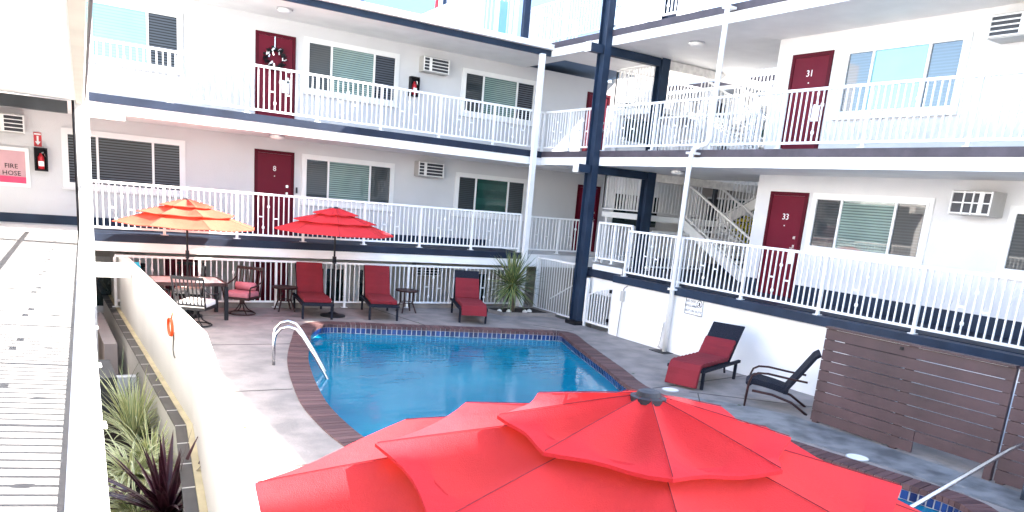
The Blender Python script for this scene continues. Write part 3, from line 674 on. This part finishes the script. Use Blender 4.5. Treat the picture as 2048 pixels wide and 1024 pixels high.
# ---------------------------------------------------------------- upper terrace beyond the rear roof
tag(M().box(-6,8.58,23.5,24,3.8,7.2).build('terrace_wall','stucco'),'plain sunlit white wall rising beyond the rear roof','wall')
t=thing('terrace_house','pale blue grey rooftop house behind the terrace railing','building',(13,23,3.8))
M().box(8.6,17.5,23.2,27,3.8,7.5).build('wall','house_blue',t)
d_=M().box(11.2,12.1,23.15,23.199,3.9,6.0).build('door','trim',t); M().box(11.3,12.0,23.12,23.149,4.2,5.9).build('pane','cyan2',d_)
M().box(-3,15.2,17.92,23.1,3.805,3.86).build('terrace_floor','house_blue',t)
railing('terrace_railing','white terrace railing running away from the roof edge past the striped cloth',(9.7,17.95),(9.9,22.5),3.9,h=1.05,post_s=2.2,deco=False,group='rooftop terrace railings')
railing('terrace_railing','white terrace railing along the roof edge beside the small gate',(9.7,17.95),(10.5,17.95),3.9,h=1.02,post_s=1,first=False,deco=False,group='rooftop terrace railings')
t=thing('terrace_gate','small white terrace gate with bluish glass beside the thin navy post','gate',(10.8,18,3.9))
g=M(); g.box(9.98,10.04,17.75,17.8,3.87,4.75); g.box(10.5,10.58,17.72,17.8,3.87,5.6); g.bar((10.0,17.77,4.75),(10.52,17.77,5.0),.05,.06); g.bar((10.0,17.77,3.95),(10.52,17.77,3.95),.05,.06); g.build('gate_frame','rail',t)
M().box(10.06,10.28,17.77,17.785,3.99,4.72).build('glass_pane','cyan2',t)
tag(M().box(10.62,10.78,17.50,17.62,3.87,7.0).build('thin_post','navy'),'navy post rising from the roof beside the terrace gate','post')
t=thing('striped_umbrella','closed red and white striped umbrella on the rooftop terrace','umbrella',(10.3,21.5,3.9))
M().tube([(10.3,21.5,3.86),(10.3,21.5,7.0)],.025,8).build('pole','metal',t)
for i in range(8):
    a=i*PI/4; g=M(); g.tube([(10.3+.2*cos(a),21.5+.2*sin(a),4.5),(10.3+.14*cos(a),21.5+.14*sin(a),5.6),(10.3+.03*cos(a),21.5+.03*sin(a),6.8)],[.085,.06,.02],8); g.build('fold',('red_ext','number','navy','number')[i%4],t)
# ---------------------------------------------------------------- left wing (C) where the photographer stands
C=thing('motel_building','white left wing walkway with shadow striped floor and wide overhang','building',(-1,5,-3.96))
cx=lambda y,o=0.: o+.05+.0525*y
def cpoly(o,y0,y1,xl=-1.75): return [(xl,y0),(cx(y0,o),y0),(cx(y1,o),y1),(xl,y1)]
M().prism(cpoly(0,-5,17.3),-1.63,-1.365).build('walkway_slab','fascia',C)
M().prism([(-3,17.3),(.928,17.3),(.928,YA-.002),(-3,YA-.002)],-1.63,-1.365).build('walkway_slab','fascia',C)
M().prism(cpoly(-.02,-5,17.3,-1.7),-1.364,-1.355).build('floor_paint','floorpaint',C)
M().prism(cpoly(-.092,-5,15.0),.96,1.30).build('upper_slab','fascia',C)
M().prism(cpoly(-.10,-5,15.0),1.302,1.308).build('upper_floor_paint','navy_floor',C)
M().prism([(-3,15.2),(cx(15.2),15.2),(.928,17.3),(.928,YA-.002),(-3,YA-.002)],.96,1.30).build('upper_slab','fascia',C)
M().prism([(cx(-5,-.09),-5),(cx(-5,.01),-5),(cx(15,.01),15),(cx(15,-.09),15)],.92,1.32).build('edge_beam','beige',C)
M().tube([(cx(y,.035),y,.95) for y in (-5,3,8,12,14.6)],.014,8).build('conduit','darkslate',C)
M().box(-1.95,-1.75,-6,YA,-3.96,3.6).build('wall','stucco',C)
g=M(); g.box(-3.0,-1.951,17,YA,-3.9,3.6).build('end_wall','stucco',C)
for y in (2.5,8.5,13.5):
    M().box(-1.749,-1.72,y,y+.92,-1.35,.66).build('door','door',C); M().box(-1.749,-1.72,y-3.1,y-.7,-.5,.65).build('window','blind_dark',C)
M().box(-3,.62,14.9,15.08,.745,.935).build('cross_beam','darkslate',C)
M().box(.935,1.46,14.98,15.18,.735,.955).build('beam_end','white_sunlit',C)  # end of the dark cross beam, sunlight painted as pale colour
M().box(.935,1.49,14.98,15.18,-1.89,-1.66).build('beam_end','white_sunlit',C)
M().box(.73,.93,14.98,15.18,-3.96,3.4).build('post','trim',C)
M().tube([(.70,14.95,3.3),(.70,14.95,.6),(.71,14.95,-1.9)],.02,8).build('drain_pipe','blk',C)
t=railing('railing','close railing edge of the left walkway the picture is taken from',(-.0024,.15),(.93,17.3),-1.355,h=1.02,hw=.036,pw=.036,post_s=1.43)
# ---------------------------------------------------------------- parapet, planter, ledge
def offs(P,d): # shift polyline to the left of travel (toward +x as it runs to -y)
    return [(x+d,y) for x,y in P]
def ribbon(mb,P,x0,x1,z0,z1):
    mb.prism(offs(P,x0)+offs(P,x1)[::-1],z0,z1); return mb
t=thing('parapet_wall','chest high sunlit white wall between the planter and the pool deck','wall',(1.5,9,DZ))
ribbon(M(),PAR,0,.16,-3.95,-1.76).build('wall','stucco',t)
t=thing('planter_wall','low white planter wall capped with dark brown tiles','planter',(1.3,9,-3.5))
ribbon(M(),[(x-.17,y) for x,y in PAR],0,.10,-3.95,-2.86).build('wall','stucco',t)
ribbon(M(),[(x-.069,y) for x,y in PAR],0,.068,-3.2,-2.83).build('ledge','wood_ledge',t)
g=M(); h=M()
for i in range(len(PAR)-1):
    a=Vector(PAR[i]);b=Vector(PAR[i+1]); L=(b-a).length; n=max(1,round(L/.62))
    for j in range(n):
        p=a.lerp(b,j/n);q=a.lerp(b,(j+1)/n); dd=(q-p).normalized()*.012
        x0,x1=-.19,-.072; pp=p+dd;qq=q-dd
        g.prism([(pp.x+x0,pp.y),(pp.x+x1,pp.y),(qq.x+x1,qq.y),(qq.x+x0,qq.y)],-2.858,-2.835)
        h.prism([(qq.x+x0,qq.y),(qq.x+x1,qq.y),(qq.x+x1+2*dd.x,qq.y+2*dd.y),(qq.x+x0+2*dd.x,qq.y+2*dd.y)],-2.858,-2.833)
g.build('cap_tile','tilecap',t); h.build('grout','grout',t)
g=M(); g.box(.2,1.45,4,12.4,-3.96,-3.55); struct(g.build('planter_soil','soil'))
M_['tan']=mat('wall_tan',(.42,.36,.33),.8,.08,2)
t=thing('low_wall','tan low wall beside the planter below the walkway','wall',(.9,15.5,-3.96))
M().box(.98,1.18,14.4,17.6,-3.96,-2.95).build('wall','tan',t); M().box(1.0,1.28,12.6,12.75,-3.96,-3.1).build('end_cap','trim',t)
t=thing('utility_cabinet','dark utility cabinet standing behind the flax plants','cabinet',(1.0,12.0,-3.96))
M().box(.72,.97,12.0,13.2,-3.5,-2.95).build('case','darkslate',t,bevel=.01); M().box(.98,1.22,12.9,13.2,-3.55,-3.2).build('meter','blk',t); M().box(1.03,1.10,12.89,12.899,-3.4,-3.3).build('vent_plate','number',t)
t=thing('orange_cord','orange coiled cord hanging on the sunlit white wall','cord',(1.48,10.4,-1.95))
g=M()
for k_ in range(3):
    g.tube([(1.47-k_*.008,10.41+.17*cos(a)+.012*k_,-1.93+.11*sin(a)*(1-.25*cos(a/1.)*0)) for a in [i*2*PI/18 for i in range(19)]],.009,6,False)
g.tube([(1.475,10.41,-1.82),(1.485,10.41,-1.77),(1.495,10.42,-1.74)],.009,6); g.build('coil','orange',t)
tag(M().tube([(1.488,10.32,-1.98),(1.485,10.35,-2.1),(1.484,10.38,-2.22),(1.486,10.34,-2.28),(1.488,10.27,-2.30)],.007,6).build('loose_wire','plastic_dark'),'thin black wire dangling below the orange cord','wire')
# ---------------------------------------------------------------- plants
def leaf(mb,base,az,el,L,wd,droop,n=6,fold=.25):
    p=Vector(base); d=Vector((cos(az)*cos(el),sin(az)*cos(el),sin(el))); side=Vector((-sin(az),cos(az),0)); rows=[]
    for i in range(n+1):
        t=i/n; ww=wd*(0.55+1.2*t if t<.35 else (1-(t-.35)/.65)**.8*.97)*.5+.0005
        up=side.cross(d).normalized(); rows.append((p-side*ww+up*ww*fold,p.copy(),p+side*ww+up*ww*fold))
        d=(d+Vector((0,0,-droop/n))).normalized(); p=p+d*(L/n)
    vs=[v for r_ in rows for v in r_]; fs=[];uv=[]
    for i in range(n):
        a=3*i; fs+=[(a,a+1,a+4,a+3),(a+1,a+2,a+5,a+4)]; uv+=[[(0,0),(.5,0),(.5,1),(0,1)],[(.5,0),(1,0),(1,1),(.5,1)]]
    mb.add(vs,fs,uv)
def clump(name,label,x,y,z,n,L,wd,droop,m,group=None,el0=35,el1=85,cat='plant',spread=.06):
    t=thing(name,label,cat,(x,y,z),group); g=M()
    for i in range(n):
        a=random.uniform(0,2*PI); r=spread*random.random()**.5
        leaf(g,(x+r*cos(a),y+r*sin(a),z),a+random.uniform(-.4,.4),R(random.uniform(el0,el1)),L*random.uniform(.65,1.1),wd*random.uniform(.7,1.1),droop*random.uniform(.6,1.4))
    g.build('foliage',m,t); return t
FX='variegated flax clumps in the planter'
clump('flax_plant','tall variegated flax clump at the back of the planter',1.06,10.9,-3.55,150,.98,.034,1.3,'flax',FX,50,88)
clump('flax_plant','bright variegated flax clump against the planter wall',1.12,9.6,-3.55,170,.80,.034,1.5,'flax',FX,30,85)
clump('flax_plant','pale yellow flax clump nearest the walkway edge',.86,9.3,-3.5,170,.74,.034,1.9,'flax_pale',FX,25,80)
clump('flax_plant','drooping flax clump behind the dark red cordyline',.80,8.2,-3.5,130,.76,.034,2.1,'flax',FX,30,80)
clump('flax_plant','sparse dark flax clump in the shade by the utility cabinet',1.05,12.6,-3.6,26,.95,.035,1.8,'yucca',FX,55,88)
clump('cordyline_plant','dark burgundy cordyline with broad glossy leaves in the planter',1.02,7.75,-3.35,84,.92,.085,.8,'cordy',None,12,86,spread=.03)
# yucca in its bed
t=thing('yucca_plant','spiky yucca on a short trunk in the corner bed by the fence','plant',(10.45,16.6,DZ))
M().tube([(10.45,16.6,DZ),(10.42,16.6,DZ+.35),(10.38,16.6,DZ+.72)],[.07,.055,.06],10).build('trunk','trunk',t,smooth=True)
g=M()
for i in range(210):
    leaf(g,(10.38+random.uniform(-.03,.03),16.6+random.uniform(-.03,.03),DZ+.72+random.uniform(-.06,.1)),random.uniform(0,2*PI),R(random.uniform(-40,88)),random.uniform(.7,1.0),.055,.25,5)
g.build('foliage','yucca',t)
t=thing('corner_bed','low grey kerbed planting bed of bark around the yucca','planter',(10.5,16.6,DZ))
P=[(9.75,17.15),(9.95,16.25),(11.4,16.05),(11.4,17.15)]
M().prism(P,DZ,DZ+.05).build('bark','soil',t)
g=M()
for i in range(4):
    a=P[i];b=P[(i+1)%4]; g.bar((a[0],a[1],DZ+.04),(b[0],b[1],DZ+.04),.09,.08)
g.build('kerb','deck',t)
for i,(x,y) in enumerate(((10.0,16.5),(10.25,16.45),(10.7,16.4),(10.9,16.5))):
    tag(M().tube([(x,y,DZ+.05),(x,y,DZ+.09),(x,y,DZ+.12)],[.07,.06,.02],8).build('bed_stone','grout'),'pale rounded stone lying on the bark bed under the yucca','stone','pale stones on the bark bed')
# grey kerb behind the far fence
struct(M().box(1.5,11.4,17.36,17.59,DZ+.001,DZ+.12).build('fence_kerb','deck'))
# ---------------------------------------------------------------- umbrellas
def umbrella(name,label,x,y,ztop,r,phase,cm,base=True,z0=DZ,n=8,ds=1.):
    t=thing(name,label,'umbrella',(x,y,z0),'three tiered red patio umbrellas')
    tiers=[(.03,.38*r,0,-.11*ds),(.27*r,.69*r,-.13*ds,-.25*ds),(.55*r,r,-.27*ds,-.44*ds)]
    for k_,(ri,ro,za,zb) in enumerate(tiers):
        g=M(); m_=6; sg=6; rows=[]
        for i in range(m_+1):
            f=i/m_; row=[]
            for j in range(n*sg):
                a=phase+2*PI*j/(n*sg); q=(j%sg)/sg; s_=sin(q*PI)
                rr=ri+(ro-ri)*f; chord=cos(PI/n)/cos((q-.5)*2*PI/n)
                rr*= (1-f)*1+f*(chord*(1-(.05,.05,.0)[k_]*s_))  if True else 1
                z=ztop-.01+za+(zb-za)*(f**1.08)-.055*s_*sin(f*PI)*r-.012*s_*f+ .006*sin(9*a+k_)*f
                if k_==2 or k_==1: z-=0
                row.append((x+rr*cos(a),y+rr*sin(a),z))
            rows.append(row)
        N_=n*sg; vs=[v for r_ in rows for v in r_]; fs=[]
        for i in range(m_):
            for j in range(N_): fs.append((i*N_+j,i*N_+(j+1)%N_,(i+1)*N_+(j+1)%N_,(i+1)*N_+j))
        # short valance lip
        kk=len(vs); vs+=[(v[0],v[1],v[2]-.012) for v in rows[-1]]
        for j in range(N_): fs.append((m_*N_+j,m_*N_+(j+1)%N_,kk+(j+1)%N_,kk+j))
        g.add(vs,fs); o=g.build('canopy',cm,t,smooth=True)
        for ed in o.data.edges:
            va,vb=[i%N_ for i in ed.vertices]
            if va==vb and va%sg==0: ed.use_edge_sharp=True
            if max(ed.vertices)>=m_*N_ and min(ed.vertices)>=m_*N_ and max(ed.vertices)<(m_+1)*N_: ed.use_edge_sharp=True
        # seams along the ribs
        for j in range(n):
            g=M(); a=phase+2*PI*j/n; g.tube([(x+(ri+(ro-ri)*f)*cos(a),y+(ri+(ro-ri)*f)*sin(a),ztop-.007+za+(zb-za)*(f**1.08)+.006*sin(9*a+k_)*f) for f in (0,.25,.5,.75,.985)],.0016,4)
            g.build('seam',M_['cushion'],o)
    for j in range(n):
        a=phase+2*PI*j/n; M().tube([(x+.03*cos(a),y+.03*sin(a),ztop-.13),(x+.99*r*cos(a),y+.99*r*sin(a),ztop-.455*ds)],.009,6).build('rib','blk',t)
    M().tube([(x,y,z0+.02),(x,y,ztop-.02)],.021,12).build('pole','blk',t)
    M().tube([(x,y,ztop-.03),(x,y,ztop-.012),(x,y,ztop-.01),(x,y,ztop+.006),(x,y,ztop+.012)],[.062,.062,.045,.038,.02],24).build('finial','plastic_dark',t,smooth=False)
    M().box(x-.03,x+.03,y-.04,y+.04,z0+1.15,z0+1.3).build('crank_box','blk',t)
    if base: M().tube([(x,y,z0),(x,y,z0+.03),(x,y,z0+.06),(x,y,z0+.10)],[.27,.27,.12,.04],20).build('base','blk',t)
    return t
umbrella('patio_umbrella','large red umbrella seen from above in the foreground',1.77,1.895,-.595,1.34,R(13),'canvas')
umbrella('patio_umbrella','red umbrella painted sunlit coral over the patio table and swivel chairs',2.62,16.3,-.50,1.34,R(8),'canvas_sunlit',ds=1.1)
umbrella('patio_umbrella','shaded red umbrella standing between the red loungers',5.58,16.25,-.46,1.26,R(30),'canvas',ds=1.15)
# ---------------------------------------------------------------- furniture
def lounger(label,x,y,rz,frame='wicker',slip=0.,ang=58,red='cushion',cush=True):
    t=thing('sun_lounger',label,'sun lounger',(x,y,DZ),'red cushioned sun loungers',local=True)
    sh=.34; yb=.18; bl=.78; c,s=cos(R(ang)),sin(R(ang))
    g=M()
    for sx in (-1,1): g.bar((sx*.31,-1.0,sh-.02),(sx*.31,yb+.45,sh-.02),.05,.05)
    g.bar((-.31,-1.0,sh-.02),(.31,-1.0,sh-.02),.05,.05); g.build('frame',frame,t)
    for sx,yy in ((-1,-.92),(1,-.92),(-1,.5),(1,.5)): M().bar((sx*.30,yy,sh-.04),(sx*.30,yy,0),.045,.045).build('leg',frame,t)
    g=M(); g.strip([(-.98,sh),(-.5,sh-.015),(yb,sh)],-.29,.29,.02); g.build('seat','wicker',t)
    g=M(); g.strip([(yb,sh),(yb+bl*c*.5,sh+bl*s*.5+.01),(yb+bl*c,sh+bl*s)],-.30,.30,.03); g.build('backrest','wicker',t)
    M().bar((0,yb+.33,sh+.42*s/1.),(0,yb+.62,.02),.03,.03).build('back_strut',frame,t)
    if not cush: t.location=(x,y,DZ); t.rotation_euler=(0,0,rz); return t
    prof=[]; o=slip
    def P_(d):  # distance from hinge: negative along seat, positive up the back
        if d<=0: return (yb+d, sh+.025+(.0 if d>-1.1 else 0))
        return (yb+d*c-.03, sh+.03+d*s)
    ds=[-1.12+o*-1+i*.0775 for i in range(25)]
    for i,d in enumerate(ds):
        y_,z_=P_(d)
        if d<-1.16: z_-= (-1.16-d)*1.1; y_=yb-1.16-(-1.16-d)*.3
        prof.append((y_,z_+(.008 if i%2 else -.006)))
    prof=[q for q,d in zip(prof,ds) if d<bl-.02-slip*.3]
    g=M(); g.strip(prof,-.285,.285,.075)
    cu=g.build('cushion',red,t,bevel=.02)
    t.location=(x,y,DZ); t.rotation_euler=(0,0,rz); return t
lounger('red cushioned lounger half in the sun left of the shaded umbrella',5.25,16.75,R(-9),ang=64)
lounger('red cushioned dark lounger between the shaded umbrella and the round side table',6.75,16.55,R(-14),ang=64)
lounger('red cushioned lounger next to the corner bed with its dark back showing on top',8.85,16.1,R(-20),slip=.2,ang=64)
lounger('dark wicker lounger by the right wall with its red cushion slipped down the back',10.2,9.48,R(-69),slip=.34,ang=50)
# low lounge chair
t=thing('lounge_chair','low black wicker lounge chair with curved arms by the brown fence','lounge chair',(10,7.6,DZ),local=True)
g=M(); g.strip([(-.36,.30),(-.30,.36),(0,.31),(.22,.26)],-.27,.27,.09); g.build('seat','wicker',t,bevel=.02)
g=M(); g.strip([(.18,.26),(.38,.58),(.56,.88),(.62,.92)],-.27,.27,.05); g.build('backrest','wicker',t,bevel=.015)
for sx in (-1,1):
    M().tube([(sx*.31,-.38,0),(sx*.31,-.36,.40),(sx*.31,-.33,.50),(sx*.31,-.25,.55),(sx*.31,-.1,.56),(sx*.31,.2,.53),(sx*.31,.48,.51)],.017,8).build('arm','brown_frame',t,smooth=True)
    M().tube([(sx*.29,-.30,.26),(sx*.29,0,.24),(sx*.29,.3,.16),(sx*.29,.55,.0)],.02,8).build('leg','brown_frame',t,smooth=True)
t.location=(9.86,7.78,DZ); t.rotation_euler=(0,0,R(-140))
def side_table(label,x,y,m='brown_frame'):
    t=thing('side_table',label,'side table',(x,y,DZ),'round side tables by the pool fence')
    M().tube([(x,y,DZ+.50),(x,y,DZ+.53),(x,y,DZ+.54)],[.26,.28,.27],24).build('table_top',m,t)
    for i in range(4):
        a=R(45)+i*PI/2; M().tube([(x+.17*cos(a),y+.17*sin(a),DZ+.5),(x+.15*cos(a),y+.15*sin(a),DZ+.25),(x+.25*cos(a),y+.25*sin(a),DZ)],.018,6).build('leg',m,t)
    M().tube([(x+.155*cos(a*PI/8),y+.155*sin(a*PI/8),DZ+.24) for a in range(17)],.012,5,False).build('ring',m,t)
side_table('dark round side table left of the half sunlit red lounger',4.72,16.95)
side_table('greyish round side table right of the second red lounger',7.55,16.75,'brown_frame')
def swivel(label,x,y,rz,cush,frame='blk',pillow=True):
    t=thing('swivel_chair',label,'patio chair',(x,y,DZ),'swivel patio chairs around the table',local=True)
    # faces -y locally
    M().tube([(.27*cos(a*PI/10),.27*sin(a*PI/10),.02) for a in range(21)],.014,6,False).build('base_ring',frame,t)
    for i in range(4):
        a=R(45)+i*PI/2; M().tube([(.27*cos(a),.27*sin(a),.02),(.12*cos(a),.12*sin(a),.1),(.03*cos(a),.03*sin(a),.24)],.013,6).build('leg',frame,t)
    M().cyl(0,0,.22,.33,.05,12).build('swivel_post',frame,t)
    g=M(); g.box(-.27,.27,-.27,.27,.33,.37); g.build('seat_frame',frame,t)
    g=M(); g.strip([(-.29,.375),(-.2,.38),(.2,.37),(.26,.37)],-.26,.26,.11); g.build('seat_cushion',cush,t,bevel=.03)
    g=M()
    for sx in (-1,1): g.tube([(sx*.27,.25,.35),(sx*.28,.33,.65),(sx*.29,.40,.93)],.018,6)
    g.bar((-.29,.40,.93),(.29,.40,.93),.035,.06); g.bar((-.27,.27,.42),(.27,.27,.42),.02,.03)
    for i in range(7): xx=-.21+i*.07; g.bar((xx,.27,.42),(xx*1.03,.395,.91),.022,.012,(0,1,0))
    g.build('backrest',frame,t)
    for sx in (-1,1):
        M().tube([(sx*.285,.37,.75),(sx*.31,.22,.66),(sx*.31,0,.61),(sx*.31,-.26,.60),(sx*.30,-.28,.56),(sx*.28,-.24,.35)],.017,6).build('arm',frame,t)
    if pillow: M().tube([(-.22,.17,.57),(-.2,.17,.57),(.2,.17,.57),(.22,.17,.57)],[.03,.085,.085,.03],12).build('pillow',cush,t,smooth=True)
    t.location=(x,y,DZ); t.rotation_euler=(0,0,rz); return t
swivel('dark swivel chair with rose cushion and pillow facing the table from the right',3.72,16.55,R(-38),'cushion_pink','brown_frame')
swivel('swivel chair with pale cushion turned away nearest the camera',2.60,15.25,R(148),'cushion_pale',pillow=False)
swivel('swivel chair with pale cushion behind the table near the fence',2.75,17.0,R(-15),'cushion_pale')
swivel('swivel chair with rose cushion half hidden by the white wall',1.98,16.1,R(80),'cushion_pink',pillow=False)
t=thing('patio_table','rectangular slatted patio table under the sunlit umbrella','table',(2.6,16.25,DZ))
g=M(); tz=DZ+.70
for i in range(12): y=15.83+i*.078; g.box(1.98,3.22,y,y+.066,tz,tz+.03)
g.build('table_top','table_top',t)
g=M(); g.box(1.96,3.24,15.78,15.825,tz-.03,tz+.035); g.box(1.96,3.24,16.77,16.815,tz-.03,tz+.035); g.box(1.92,1.975,15.78,16.815,tz-.03,tz+.035); g.box(3.225,3.28,15.78,16.815,tz-.03,tz+.035); g.build('edge_frame','brown_frame',t)
for sx,sy in ((1.95,15.81),(3.25,15.81),(1.95,16.79),(3.25,16.79)): M().box(sx-.035,sx+.035,sy-.035,sy+.035,DZ,tz-.031).build('leg','blk',t)
tag(M().strip([(-.02,0),(-.06,.12),(0,.20),(.06,.12),(.03,0)],-.1,.1,.02).build('beach_towel','teal',org=None),'turquoise towel hung over the hidden chair at the white wall','towel')
bt=bpy.data.objects['beach_towel']; bt.location=(1.66,16.3,-1.98); bt.rotation_euler=(0,0,R(20))
# pool ladder
t=thing('pool_ladder','polished steel pool ladder with two looped rails at the left pool edge','ladder',(3.3,11.8,DZ))
def arc(dx,dy):
    q=[(0,0,0),(0,0,.42),(.02,-.01,.55),(.09,-.04,.66),(.19,-.08,.70),(.29,-.12,.66),(.37,-.17,.55),(.55,-.27,.18),(.70,-.36,-.18),(.75,-.39,-.7)]
    return [(3.13+dx+a*1.05,11.79+dy+b,DZ+c*.88) for a,b,c in q]
for nm,(dx,dy) in (('a',(0,0)),('b',(.13,.5))): M().tube(arc(dx,dy),.024,10).build('rail','metal',t,smooth=True)
g=M()
for z in (-3.0,-3.25): g.bar((3.86,11.42,z),(3.99,11.92,z),.08,.03)
g.build('step','metal',t)
t=thing('pool_handrail','steel pool handrail slanting into the water in front of the brown fence','handrail',(9.4,3.9,DZ))
M().tube([(9.46,3.82,DZ),(9.46,3.82,-2.3),(9.43,3.82,-2.16),(9.33,3.83,-2.10),(9.15,3.84,-2.115),(8.95,3.86,-2.17),(7.3,3.93,-2.66),(6.9,3.95,-3.0)],.025,12).build('rail','metal',t,smooth=True)
tag(M().cyl(9.46,3.82,DZ+.001,DZ+.02,.07,16).build('rail_flange','metal'),'round steel floor flange of the slanting handrail','flange') if False else None
# brown slat fence
def slatf(label,y0,y1,x=9.75,seam=None):
    t=thing('slat_fence',label,'fence',(x,(y0+y1)/2,DZ),'brown horizontal slat fence panels')
    n=9; H=1.38; s=H/n
    for i in range(n):
        z=DZ+.03+i*s; a=y0
        if seam and i==0: M().box(x,x+.02,seam,y1,z,z+s-.010).build('slat','fence_brown',t); continue
        if seam and i==1:
            M().box(x,x+.02,y0,seam-.004,z,z+s-.010).build('slat','fence_brown',t); M().box(x,x+.02,seam+.004,y1,z,z+s-.010).build('slat','fence_brown',t); continue
        M().box(x,x+.02,y0,y1,z,z+s-.010).build('slat','fence_brown',t)
    M().box(x-.03,x+.06,y0,y1,DZ+.03+H,DZ+.06+H).build('cap_rail','fence_brown',t)
    for y in (y0+.06,y1-.06,(y0+y1)/2): M().box(x+.021,x+.09,y-.045,y+.045,DZ,DZ+H+.028).build('post','fence_brown',t)
    M().box(x-.012,x-.001,(y0+y1)/2+.1,(y0+y1)/2+.15,DZ+H-.05,DZ+H-.01).build('latch','blk',t)
    return t
slatf('brown horizontal slat fence panel in front of the pool equipment',4.33,6.93,seam=5.35)
slatf('next brown slat fence panel cut off by the right edge',1.6,4.29)
t=thing('equipment_shelter','small white framed equipment cabinet peeking over the brown fence','cabinet',(10.6,6.6,DZ))
M().box(10.1,10.75,5.9,6.75,DZ,-1.62).build('case','trim',t); M().box(10.05,10.8,5.85,6.8,-1.619,-1.585).build('lid','blk',t)
# skimmer lids
for l,(x,y) in (('round white skimmer lid set in the deck beside the slipped cushion lounger',(8.85,8.98)),('round white skimmer lid set in the darker deck before the brown fence',(8.83,5.5))):
    t=thing('skimmer_lid',l,'skimmer lid',(x,y,DZ),'round skimmer lids'); M().cyl(x,y,DZ+.001,DZ+.012,.13,24).build('lid','number',t); M().tube([(x+.135*cos(a*PI/12),y+.135*sin(a*PI/12),DZ+.008) for a in range(25)],.008,5,False).build('rim','acbody',t)
tag(M().box(7.62,7.78,14.53,14.545,DZ-.05,DZ+.0).build('depth_marker','number'),'small white depth marker tile on the far pool edge','marker') if False else None

for i,(x,y) in enumerate(((2.2,12.4),(4.1,15.6),(9.3,7.9),(10.6,10.9),(9.0,10.1),(2.0,8.7),(7.2,15.3))):
    a=i*1.3; g=M(); g.add([(x-.04*cos(a),y-.04*sin(a),DZ+.006),(x+.02*sin(a),y-.02*cos(a),DZ+.016),(x+.04*cos(a),y+.04*sin(a),DZ+.008),(x-.02*sin(a),y+.02*cos(a),DZ+.014)],[(0,1,2,3)])
    tag(g.build('fallen_leaf','leafgreen'),'tiny dry leaf lying on the concrete pool deck','leaf','fallen leaves on the pool deck')
